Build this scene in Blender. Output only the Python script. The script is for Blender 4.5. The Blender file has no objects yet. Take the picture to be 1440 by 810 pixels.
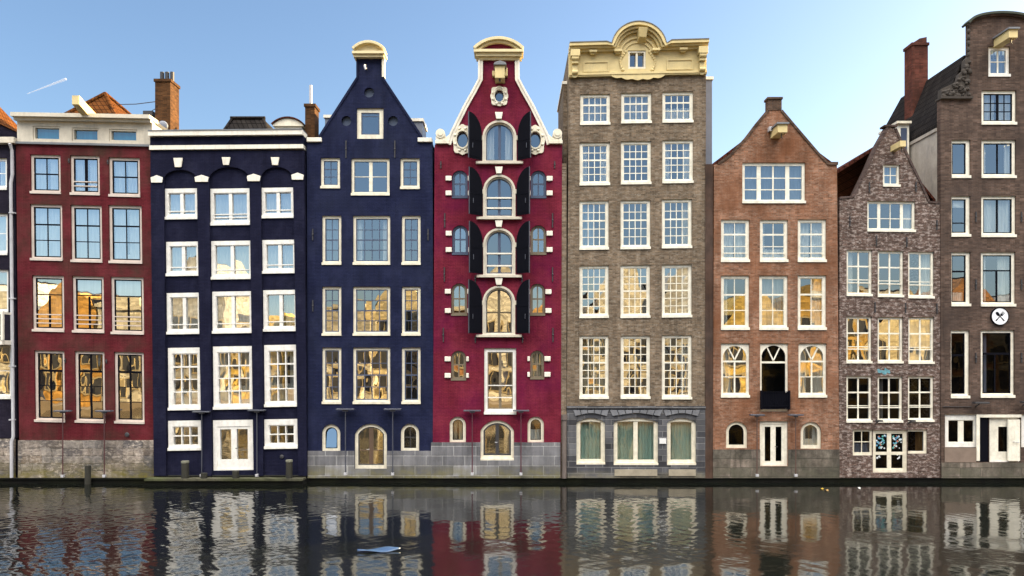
import bpy, math, random
import numpy as np
from mathutils import Vector, Matrix
from mathutils.geometry import tessellate_polygon

random.seed(11)
RNG = np.random.default_rng(5)
SC = bpy.context.scene
C = SC.collection
# ------------------------------------------------------------------ scale: the house fronts stand on the plane y = 0, 36 m from the camera
S, WL, HZ, D = 30.0, 682.0, 508.0, 36.0
CAMZ = (WL - HZ) / S
def PX(x): return (x - 720.0) / S
def PZ(y): return (WL - y) / S
def at(px, py, y):
    k = (D + y) / D
    return Vector((PX(px) * k, y, CAMZ + (PZ(py) - CAMZ) * k))

# ------------------------------------------------------------------ materials
MATS = {}
def nodes_of(name):
    m = bpy.data.materials.new(name); m.use_nodes = True
    nt = m.node_tree; nt.nodes.clear()
    out = nt.nodes.new('ShaderNodeOutputMaterial')
    return m, nt, out
def N(nt, t, **kw):
    n = nt.nodes.new(t)
    for k, v in kw.items():
        if k in n.inputs: n.inputs[k].default_value = v
        else: setattr(n, k, v)
    return n
def L(nt, a, b): nt.links.new(a, b)
def rgb(c): return (c[0], c[1], c[2], 1.0)
def srgb(r, g, b):
    f = lambda v: (v/255/12.92) if v/255 <= .04045 else ((v/255+.055)/1.055)**2.4
    return (f(r), f(g), f(b))
def ramp(nt, fac, stops):
    r = nt.nodes.new('ShaderNodeValToRGB')
    el = r.color_ramp.elements
    while len(el) < len(stops): el.new(0.5)
    for e, (p, c) in zip(el, stops):
        e.position = p; e.color = rgb(c) if hasattr(c, '__len__') else (c, c, c, 1)
    L(nt, fac, r.inputs['Fac'])
    return r.outputs['Color']
def mix(nt, fac, a, b, mode='MIX'):
    m = nt.nodes.new('ShaderNodeMix'); m.data_type = 'RGBA'; m.blend_type = mode
    if hasattr(fac, 'is_linked'): L(nt, fac, m.inputs[0])
    else: m.inputs[0].default_value = fac
    for v, s in ((a, 6), (b, 7)):
        if hasattr(v, 'is_linked'): L(nt, v, m.inputs[s])
        else: m.inputs[s].default_value = rgb(v)
    return m.outputs[2]
def noise(nt, vec, scale, detail=4, rough=.6):
    n = N(nt, 'ShaderNodeTexNoise'); n.inputs['Scale'].default_value = scale
    n.inputs['Detail'].default_value = detail; n.inputs['Roughness'].default_value = rough
    L(nt, vec, n.inputs['Vector']); return n.outputs['Fac']
def mapping(nt, vec, scale):
    m = N(nt, 'ShaderNodeMapping'); m.inputs['Scale'].default_value = scale
    L(nt, vec, m.inputs['Vector']); return m.outputs['Vector']
def wallvec(nt):
    """object coordinates laid on a wall: u = x + y, v = z"""
    tc = N(nt, 'ShaderNodeTexCoord'); sp = N(nt, 'ShaderNodeSeparateXYZ'); L(nt, tc.outputs['Object'], sp.inputs[0])
    ad = N(nt, 'ShaderNodeMath', operation='ADD'); L(nt, sp.outputs['X'], ad.inputs[0]); L(nt, sp.outputs['Y'], ad.inputs[1])
    cb = N(nt, 'ShaderNodeCombineXYZ'); L(nt, ad.outputs[0], cb.inputs['X']); L(nt, sp.outputs['Z'], cb.inputs['Y'])
    return tc.outputs['Object'], cb.outputs[0], sp.outputs['Z']

def brick_mat(name, c1, c2, mortar, *, bw=.22, bh=.065, ms=.010, stain=.35, speck=None, bump=.5, rough=.85, blotch=None, paint=False, green=None, distort=0, vary=None):
    if name in MATS: return MATS[name]
    m, nt, out = nodes_of(name)
    obj, uv, z = wallvec(nt)
    if distort:
        nn = N(nt, 'ShaderNodeTexNoise'); L(nt, uv, nn.inputs['Vector']); nn.inputs['Scale'].default_value = 1.7; nn.inputs['Detail'].default_value = 4
        sc_ = N(nt, 'ShaderNodeVectorMath', operation='MULTIPLY_ADD'); L(nt, nn.outputs['Color'], sc_.inputs[0]); sc_.inputs[1].default_value = (distort*2.5, distort, 0); L(nt, uv, sc_.inputs[2]); uv = sc_.outputs[0]
    b = N(nt, 'ShaderNodeTexBrick'); L(nt, uv, b.inputs['Vector'])
    b.inputs['Scale'].default_value = 1; b.inputs['Brick Width'].default_value = bw; b.inputs['Row Height'].default_value = bh
    b.inputs['Mortar Size'].default_value = ms; b.inputs['Mortar Smooth'].default_value = .3; b.inputs['Bias'].default_value = 0
    b.inputs['Color1'].default_value = rgb(c1); b.inputs['Color2'].default_value = rgb(c2); b.inputs['Mortar'].default_value = rgb(mortar)
    col = b.outputs['Color']
    # single bricks fired lighter or darker
    cell = N(nt, 'ShaderNodeTexWhiteNoise', noise_dimensions='2D')
    sn = N(nt, 'ShaderNodeVectorMath', operation='SNAP'); L(nt, uv, sn.inputs[0]); sn.inputs[1].default_value = (bw, bh, 1)
    L(nt, sn.outputs[0], cell.inputs['Vector'])
    if not paint:
        k = ramp(nt, cell.outputs['Value'], [(0, .55), (.3, .9), (.75, 1.12), (1, 1.5)])
        col = mix(nt, .8, col, k, 'MULTIPLY')
    if vary:                                    # blocks of several kinds of stone
        col = mix(nt, .85, col, ramp(nt, cell.outputs['Value'], [(i/(len(vary)-1), c) for i, c in enumerate(vary)]))
        col = mix(nt, 1, col, ramp(nt, noise(nt, uv, 4.5, 7, .75), [(.28, .4), (.72, 1.5)]), 'MULTIPLY')
        col = mix(nt, b.outputs['Fac'], col, mortar)
    if speck:                                   # worn pale bricks and lime
        k = ramp(nt, noise(nt, mapping(nt, uv, (4.5, 9, 1)), 1.0, 5, .75), [(.5, 0), (.60, 1)])
        col = mix(nt, k, col, speck)
    if blotch:
        k = ramp(nt, noise(nt, obj, .55, 5, .62), [(.42, 0), (.68, 1)])
        col = mix(nt, k, col, blotch)
    st = ramp(nt, noise(nt, mapping(nt, uv, (1.5, .28, 1)), 1.3, 6, .65), [(.25, 1 - stain), (.75, 1 + stain * .6)])
    col = mix(nt, 1, col, st, 'MULTIPLY')
    st = ramp(nt, noise(nt, uv, .9, 6, .7), [(.3, 1 - stain * .6), (.7, 1 + stain * .4)])
    col = mix(nt, 1, col, st, 'MULTIPLY')
    stk = ramp(nt, noise(nt, mapping(nt, uv, (5.5, .22, 1)), 1.0, 5, .7), [(.52, 1), (.74, 1 - stain * 1.0)])
    col = mix(nt, ramp(nt, noise(nt, uv, .45, 3, .6), [(.4, .25), (.62, 1)]), col, mix(nt, 1, col, stk, 'MULTIPLY'))
    if paint:                                   # chalky faded patches
        col = mix(nt, ramp(nt, noise(nt, mapping(nt, uv, (1, .7, 1)), .8, 7, .72), [(.48, 0), (.76, .45)]), col, [v * 1.7 + .012 for v in c2])
    if green:                                   # damp growth near the water line
        zz = N(nt, 'ShaderNodeMapRange'); L(nt, z, zz.inputs[0]); zz.inputs[1].default_value = green[1]; zz.inputs[2].default_value = green[0]
        mm = N(nt, 'ShaderNodeMath', operation='MULTIPLY'); L(nt, zz.outputs[0], mm.inputs[0])
        L(nt, ramp(nt, noise(nt, mapping(nt, uv, (1, 2, 1)), 1.2, 6, .7), [(.35, 0), (.62, 1)]), mm.inputs[1])
        col = mix(nt, mm.outputs[0], col, green[2])
    p = N(nt, 'ShaderNodeBsdfPrincipled'); L(nt, col, p.inputs['Base Color']); p.inputs['Roughness'].default_value = rough
    p.inputs['Specular IOR Level'].default_value = .06 if paint else .12
    bp = N(nt, 'ShaderNodeBump'); bp.inputs['Strength'].default_value = min(1, bump*1.5); bp.inputs['Distance'].default_value = .014
    hh = N(nt, 'ShaderNodeMath', operation='MULTIPLY_ADD'); L(nt, noise(nt, uv, 14, 5, .7), hh.inputs[0]); hh.inputs[1].default_value = .9
    iv = N(nt, 'ShaderNodeMath', operation='SUBTRACT'); iv.inputs[0].default_value = 1; L(nt, b.outputs['Fac'], iv.inputs[1]); L(nt, iv.outputs[0], hh.inputs[2])
    L(nt, hh.outputs[0], bp.inputs['Height']); L(nt, bp.outputs[0], p.inputs['Normal'])
    L(nt, p.outputs[0], out.inputs[0]); MATS[name] = m; return m

def rubble_mat(name, cols, scale=1.5, mortar=(.14, .125, .105)):
    m, nt, out = nodes_of(name)
    obj, uv, z = wallvec(nt)
    wob = N(nt, 'ShaderNodeVectorMath', operation='ADD'); nn = N(nt, 'ShaderNodeTexNoise'); L(nt, uv, nn.inputs['Vector']); nn.inputs['Scale'].default_value = 2.5
    sc = N(nt, 'ShaderNodeVectorMath', operation='SCALE'); L(nt, nn.outputs['Color'], sc.inputs[0]); sc.inputs['Scale'].default_value = .34
    L(nt, uv, wob.inputs[0]); L(nt, sc.outputs[0], wob.inputs[1])
    vec = mapping(nt, wob.outputs[0], (1, 1.9, 1))
    v = N(nt, 'ShaderNodeTexVoronoi', voronoi_dimensions='2D'); L(nt, vec, v.inputs['Vector']); v.inputs['Scale'].default_value = scale; v.inputs['Randomness'].default_value = .85
    e = N(nt, 'ShaderNodeTexVoronoi', voronoi_dimensions='2D', feature='DISTANCE_TO_EDGE'); L(nt, vec, e.inputs['Vector']); e.inputs['Scale'].default_value = scale; e.inputs['Randomness'].default_value = .85
    sp = N(nt, 'ShaderNodeSeparateColor'); L(nt, v.outputs['Color'], sp.inputs[0])
    n = len(cols)
    col = ramp(nt, sp.outputs[0], [(i / (n - 1), c) for i, c in enumerate(cols)])
    col = mix(nt, 1, col, ramp(nt, noise(nt, uv, 3.5, 7, .7), [(.25, .35), (.75, 1.55)]), 'MULTIPLY')
    col = mix(nt, 1, col, ramp(nt, noise(nt, uv, .8, 6, .7), [(.3, .65), (.7, 1.3)]), 'MULTIPLY')
    ed = ramp(nt, e.outputs['Distance'], [(.0, .75), (.05, 0)])
    col = mix(nt, ed, col, mortar)
    gz = N(nt, 'ShaderNodeMapRange'); L(nt, z, gz.inputs[0]); gz.inputs[1].default_value = 1.1; gz.inputs[2].default_value = .3
    gm = N(nt, 'ShaderNodeMath', operation='MULTIPLY'); L(nt, gz.outputs[0], gm.inputs[0]); L(nt, ramp(nt, noise(nt, uv, 1.1, 6, .7), [(.42, 0), (.6, .85)]), gm.inputs[1])
    col = mix(nt, gm.outputs[0], col, (.09, .085, .03))
    p = N(nt, 'ShaderNodeBsdfPrincipled'); L(nt, col, p.inputs['Base Color']); p.inputs['Roughness'].default_value = .9
    bp = N(nt, 'ShaderNodeBump'); bp.inputs['Strength'].default_value = .9; bp.inputs['Distance'].default_value = .05
    hh = N(nt, 'ShaderNodeMath', operation='MULTIPLY_ADD'); L(nt, noise(nt, uv, 9, 6, .7), hh.inputs[0]); hh.inputs[1].default_value = .5
    L(nt, ramp(nt, e.outputs['Distance'], [(0, 0), (.12, 1)]), hh.inputs[2])
    L(nt, hh.outputs[0], bp.inputs['Height']); L(nt, bp.outputs[0], p.inputs['Normal'])
    L(nt, p.outputs[0], out.inputs[0]); MATS[name] = m; return m

def paint_mat(name, c, rough=.45, dirt=.18, scale=2.2, bump=.1, dirtcol=None, spec=.4, metallic=0):
    if name in MATS: return MATS[name]
    m, nt, out = nodes_of(name)
    tc = N(nt, 'ShaderNodeTexCoord')
    f = noise(nt, tc.outputs['Object'], scale, 6, .68)
    k = ramp(nt, f, [(.28, 1 - dirt), (.62, 1.0), (.9, 1 + dirt * .15)])
    col = mix(nt, 1, c, k, 'MULTIPLY')
    if dirtcol:
        g = ramp(nt, noise(nt, mapping(nt, tc.outputs['Object'], (3, 3, .8)), 1.6, 6, .7), [(.5, 0), (.78, .7)])
        col = mix(nt, g, col, dirtcol)
    p = N(nt, 'ShaderNodeBsdfPrincipled'); L(nt, col, p.inputs['Base Color']); p.inputs['Roughness'].default_value = rough
    p.inputs['Specular IOR Level'].default_value = spec; p.inputs['Metallic'].default_value = metallic
    if bump:
        bp = N(nt, 'ShaderNodeBump'); bp.inputs['Strength'].default_value = bump; bp.inputs['Distance'].default_value = .01
        L(nt, noise(nt, tc.outputs['Object'], 18, 4, .6), bp.inputs['Height']); L(nt, bp.outputs[0], p.inputs['Normal'])
    L(nt, p.outputs[0], out.inputs[0]); MATS[name] = m; return m

def tile_mat(name, c1, c2, tw=.24, th=.3):
    m, nt, out = nodes_of(name)
    obj, uv, z = wallvec(nt)
    b = N(nt, 'ShaderNodeTexBrick'); L(nt, uv, b.inputs['Vector']); b.inputs['Scale'].default_value = 1
    b.inputs['Brick Width'].default_value = tw; b.inputs['Row Height'].default_value = th; b.inputs['Mortar Size'].default_value = .02; b.offset = 0
    b.inputs['Color1'].default_value = rgb(c1); b.inputs['Color2'].default_value = rgb(c2); b.inputs['Mortar'].default_value = rgb([v * .35 for v in c1])
    col = mix(nt, 1, b.outputs['Color'], ramp(nt, noise(nt, uv, 2.2, 6, .7), [(.25, .6), (.75, 1.3)]), 'MULTIPLY')
    p = N(nt, 'ShaderNodeBsdfPrincipled'); L(nt, col, p.inputs['Base Color']); p.inputs['Roughness'].default_value = .9; p.inputs['Specular IOR Level'].default_value = .05
    w = N(nt, 'ShaderNodeTexWave', wave_type='BANDS', bands_direction='X'); L(nt, uv, w.inputs['Vector']); w.inputs['Scale'].default_value = 6.283 / tw / 20 * 1.0
    bp = N(nt, 'ShaderNodeBump'); bp.inputs['Strength'].default_value = .8; bp.inputs['Distance'].default_value = .04
    L(nt, b.outputs['Fac'], bp.inputs['Height']); bp.invert = True; L(nt, bp.outputs[0], p.inputs['Normal'])
    L(nt, p.outputs[0], out.inputs[0]); MATS[name] = m; return m

def glass_mat(name, fac, wob, tint=(.9, .95, .95), scale=1.6):
    m, nt, out = nodes_of(name)
    tr = N(nt, 'ShaderNodeBsdfTransparent'); tr.inputs[0].default_value = rgb(tint)
    gl = N(nt, 'ShaderNodeBsdfGlossy'); gl.inputs['Roughness'].default_value = .0; gl.inputs[0].default_value = (.97, .98, 1, 1)
    if wob:
        tc = N(nt, 'ShaderNodeTexCoord')
        bp = N(nt, 'ShaderNodeBump'); bp.inputs['Strength'].default_value = 1; bp.inputs['Distance'].default_value = wob
        L(nt, noise(nt, mapping(nt, tc.outputs['Object'], (1.3, 1, .8)), scale, 1, .3), bp.inputs['Height']); L(nt, bp.outputs[0], gl.inputs['Normal'])
    mx = N(nt, 'ShaderNodeMixShader'); mx.inputs[0].default_value = fac
    L(nt, tr.outputs[0], mx.inputs[1]); L(nt, gl.outputs[0], mx.inputs[2]); L(nt, mx.outputs[0], out.inputs[0])
    MATS[name] = m; return m

def cloth_mat(name, c, trans=.35):
    m, nt, out = nodes_of(name)
    d = N(nt, 'ShaderNodeBsdfDiffuse'); d.inputs[0].default_value = rgb(c)
    t = N(nt, 'ShaderNodeBsdfTranslucent'); t.inputs[0].default_value = rgb(c)
    tc = N(nt, 'ShaderNodeTexCoord')
    col = mix(nt, 1, c, ramp(nt, noise(nt, mapping(nt, tc.outputs['Object'], (9, 9, .4)), 1, 4, .6), [(.3, .78), (.7, 1.08)]), 'MULTIPLY')
    L(nt, col, d.inputs[0])
    mx = N(nt, 'ShaderNodeMixShader'); mx.inputs[0].default_value = trans
    L(nt, d.outputs[0], mx.inputs[1]); L(nt, t.outputs[0], mx.inputs[2]); L(nt, mx.outputs[0], out.inputs[0])
    MATS[name] = m; return m

WHITE = paint_mat('white_paint', (.79, .775, .735), .45, .26, scale=3.5, dirtcol=(.50, .47, .42))
CREAM = paint_mat('cream_paint', (.74, .69, .56), .5, .28, scale=3.5, dirtcol=(.46, .42, .33))
BUFF = paint_mat('buff_paint', (.62, .50, .245), .55, .2, dirtcol=(.42, .35, .2))
STONEWHITE = paint_mat('old_white_paint', (.78, .74, .65), .6, .22, dirtcol=(.4, .36, .28))
OLDCREAM = paint_mat('weathered_cream_paint', (.58, .53, .44), .6, .25, dirtcol=(.36, .33, .27))
BLACK = paint_mat('black_paint', (.0032, .0036, .007), .8, .2, spec=.06)
IRON = paint_mat('iron', (.03, .03, .035), .55, .25)
NAVYTRIM = paint_mat('blue_grey_paint', (.055, .075, .13), .45, .2)
LEAD = paint_mat('lead_sheet', (.16, .17, .19), .5, .25)
ZINC = paint_mat('zinc_sheet', (.15, .165, .21), .45, .2)
PIPE = paint_mat('pale_pipe_paint', (.42, .42, .45), .4, .2)
GREYLAMP = paint_mat('grey_lamp_metal', (.055, .06, .08), .4, .2)
STUCCO = paint_mat('pale_stucco', (.40, .36, .31), .9, .4, scale=1.1, dirtcol=(.16, .155, .165))
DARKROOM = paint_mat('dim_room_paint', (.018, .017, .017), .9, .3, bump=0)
CURT = cloth_mat('sheer_curtain_cloth', (.75, .76, .74))
CURTG = cloth_mat('green_curtain_cloth', (.20, .42, .34), .25)
CURTY = cloth_mat('warm_curtain_cloth', (.62, .55, .40))
GLASS = glass_mat('window_glass', .36, .0012)
GLASSPALE = glass_mat('pale_window_glass', .50, .0014)
GLASSCLEAR = glass_mat('clear_window_glass', .20, .0014, tint=(.95, .97, .97))
GLASSOLD = glass_mat('old_wavy_glass', .48, .0042, scale=1.3)
GLASSDARK = glass_mat('dark_window_glass', .014, .002, tint=(.3, .33, .4))

# ------------------------------------------------------------------ mesh builder
WORLD = {}
def wloc(o): return WORLD.get(o.name, Vector((0, 0, 0)))
def tag(o, label=None, cat=None, group=None, kind=None):
    for k, v in (('label', label), ('category', cat), ('group', group), ('kind', kind)):
        if v: o[k] = v
    return o
def empty(name, loc):
    o = bpy.data.objects.new(name, None); o.empty_display_size = .3; C.objects.link(o)
    o.location = loc; WORLD[o.name] = Vector(loc); return o

class MB:
    def __init__(s): s.v, s.f, s.m, s.sm = [], [], [], []
    def add(s, vs, fs, mi=0, smooth=False):
        b = len(s.v); s.v += [Vector(v) for v in vs]
        for f in fs: s.f.append([b + i for i in f]); s.m.append(mi); s.sm.append(smooth)
        return s
    def box(s, x0, x1, y0, y1, z0, z1, mi=0, fn=None):
        vs = [Vector(p) for p in ((x0,y0,z0),(x1,y0,z0),(x1,y1,z0),(x0,y1,z0),(x0,y0,z1),(x1,y0,z1),(x1,y1,z1),(x0,y1,z1))]
        if fn: vs = [fn(v) for v in vs]
        return s.add(vs, [(0,1,5,4),(1,2,6,5),(2,3,7,6),(3,0,4,7),(4,5,6,7),(3,2,1,0)], mi)
    def hexa(s, vs, mi=0):
        return s.add(vs, [(0,1,5,4),(1,2,6,5),(2,3,7,6),(3,0,4,7),(4,5,6,7),(3,2,1,0)], mi)
    def prism(s, poly, y0, y1, mi=0, fn=None):
        """polygon of (x, z) from y0 to y1"""
        n = len(poly)
        vs = [Vector((x, y0, z)) for x, z in poly] + [Vector((x, y1, z)) for x, z in poly]
        if fn: vs = [fn(v) for v in vs]
        fs = [tuple(range(n)), tuple(range(2*n-1, n-1, -1))] + [(i+n, (i+1) % n + n, (i+1) % n, i) for i in range(n)]
        return s.add(vs, fs, mi)
    def holed(s, outer, holes, y0, y1, mi=0):
        loops = [[Vector((x, z, 0)) for x, z in outer]] + [[Vector((x, z, 0)) for x, z in h] for h in holes]
        flat = [p for l in loops for p in l]
        tris = tessellate_polygon(loops)
        a = sum(abs((flat[t[1]]-flat[t[0]]).cross(flat[t[2]]-flat[t[0]]).z) / 2 for t in tris)
        def area(l): return abs(sum(l[i].x*l[(i+1) % len(l)].y - l[(i+1) % len(l)].x*l[i].y for i in range(len(l)))) / 2
        want = area(loops[0]) - sum(area(l) for l in loops[1:])
        if abs(a - want) > .02 * want: print('WALL FILL', a, want)
        n = len(flat)
        vs = [(p.x, y0, p.y) for p in flat] + [(p.x, y1, p.y) for p in flat]
        fs = []
        for t in tris:
            k = (flat[t[1]]-flat[t[0]]).cross(flat[t[2]]-flat[t[0]]).z
            t = tuple(t) if k > 0 else tuple(reversed(t))
            fs.append(t); fs.append(tuple(i + n for i in reversed(t)))
        b = 0
        for l in loops:
            m = len(l)
            for i in range(m): fs.append((b+i, b+(i+1) % m, b+(i+1) % m+n, b+i+n))
            b += m
        return s.add(vs, fs, mi)
    def ring(s, outer, inner, y0, y1, mi=0, fn=None):
        n = len(outer)
        vs = [Vector((x, y, z)) for y in (y0, y1) for l in (outer, inner) for x, z in l]
        if fn: vs = [fn(v) for v in vs]
        fs = []
        for i in range(n):
            j = (i+1) % n
            fs += [(i, j, n+j, n+i), (2*n+i, 3*n+i, 3*n+j, 2*n+j), (i, 2*n+i, 2*n+j, j), (n+i, n+j, 3*n+j, 3*n+i)]
        return s.add(vs, fs, mi)
    def strip(s, pts, w, y0, y1, mi=0):
        """a band of thickness w (downwards/inwards along the normal) that follows an open line of (x, z) points"""
        P = [Vector((p[0], p[1])) for p in pts]; inn = []
        for i, p in enumerate(P):
            a = P[max(i-1, 0)]; b = P[min(i+1, len(P)-1)]; d = (b-a).normalized(); inn.append(p + Vector((d.y, -d.x)) * w)
        for i in range(len(P)-1):
            q = [P[i], P[i+1], inn[i+1], inn[i]]
            s.prism([(v.x, v.y) for v in q], y0, y1, mi)
        return s
    def tube(s, pts, r, n=8, mi=0, r2=None):
        pts = [Vector(p) for p in pts]; rings = []
        for i, p in enumerate(pts):
            d = (pts[min(i+1, len(pts)-1)] - pts[max(i-1, 0)]).normalized()
            a = Vector((0, 0, 1)) if abs(d.z) < .9 else Vector((1, 0, 0))
            u = d.cross(a).normalized(); w = d.cross(u)
            rr = r if r2 is None else r + (r2 - r) * i / (len(pts)-1)
            rings.append([p + (u*math.cos(k*2*math.pi/n) + w*math.sin(k*2*math.pi/n)) * rr for k in range(n)])
        vs = [v for g in rings for v in g]; fs = []
        for i in range(len(pts)-1):
            for k in range(n):
                fs.append((i*n+k, i*n+(k+1) % n, (i+1)*n+(k+1) % n, (i+1)*n+k))
        s.add(vs, fs, mi, True)
        return s.add(rings[0], [tuple(range(n))], mi).add(rings[-1], [tuple(range(n-1, -1, -1))], mi)
    def blob(s, c, r, mi=0, n=8, jit=0):
        vs, fs = [], []
        for i in range(n+1):
            t = math.pi*i/n
            for k in range(2*n):
                p = math.pi*k/n; q = 1 + random.uniform(-jit, jit)
                vs.append((c[0]+r[0]*q*math.sin(t)*math.cos(p), c[1]+r[1]*q*math.sin(t)*math.sin(p), c[2]+r[2]*q*math.cos(t)))
        for i in range(n):
            for k in range(2*n):
                fs.append((i*2*n+k, (i+1)*2*n+k, (i+1)*2*n+(k+1) % (2*n), i*2*n+(k+1) % (2*n)))
        return s.add(vs, fs, mi, True)
    def build(s, name, mats, parent=None, bevel=0):
        me = bpy.data.meshes.new(name); off = wloc(parent) if parent else Vector((0, 0, 0))
        me.from_pydata([tuple(v - off) for v in s.v], [], s.f)
        for m in (mats if isinstance(mats, (list, tuple)) else [mats]): me.materials.append(m)
        me.polygons.foreach_set('material_index', s.m); me.polygons.foreach_set('use_smooth', s.sm)
        me.update()
        o = bpy.data.objects.new(name, me); C.objects.link(o)
        if parent: o.parent = parent
        WORLD[o.name] = off.copy()
        if bevel:
            b = o.modifiers.new('edge', 'BEVEL'); b.width = bevel; b.segments = 2; b.limit_method = 'ANGLE'
        return o

# ------------------------------------------------------------------ outlines
def arch_pts(x0, x1, z0, zs, z1, n=14):
    """outline, counter-clockwise: bottom left, bottom right, then the arch from right spring to left spring"""
    if zs is None: return [(x0, z0), (x1, z0), (x1, z1), (x0, z1)]
    cx, a = (x0+x1)/2, (x1-x0)/2; h = z1-zs
    R = (a*a + h*h) / (2*h); cz = z1 - R; t0 = math.asin(min(1, a/R))
    return [(x0, z0), (x1, z0)] + [(cx + R*math.sin(t0 - 2*t0*i/n), cz + R*math.cos(t0 - 2*t0*i/n)) for i in range(n+1)]
def clip(poly, conv):
    """Sutherland-Hodgman; conv counter-clockwise"""
    out = list(poly)
    for i in range(len(conv)):
        a, b = conv[i], conv[(i+1) % len(conv)]; ins, out = out, []
        if not ins: return []
        sd = lambda p: (b[0]-a[0])*(p[1]-a[1]) - (b[1]-a[1])*(p[0]-a[0])
        for k in range(len(ins)):
            p, q = ins[k-1], ins[k]; sp, sq = sd(p), sd(q)
            if sq >= -1e-9:
                if sp < -1e-9: t = sp/(sp-sq); out.append((p[0]+(q[0]-p[0])*t, p[1]+(q[1]-p[1])*t))
                out.append(q)
            elif sp >= -1e-9:
                t = sp/(sp-sq); out.append((p[0]+(q[0]-p[0])*t, p[1]+(q[1]-p[1])*t))
    return out

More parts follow.
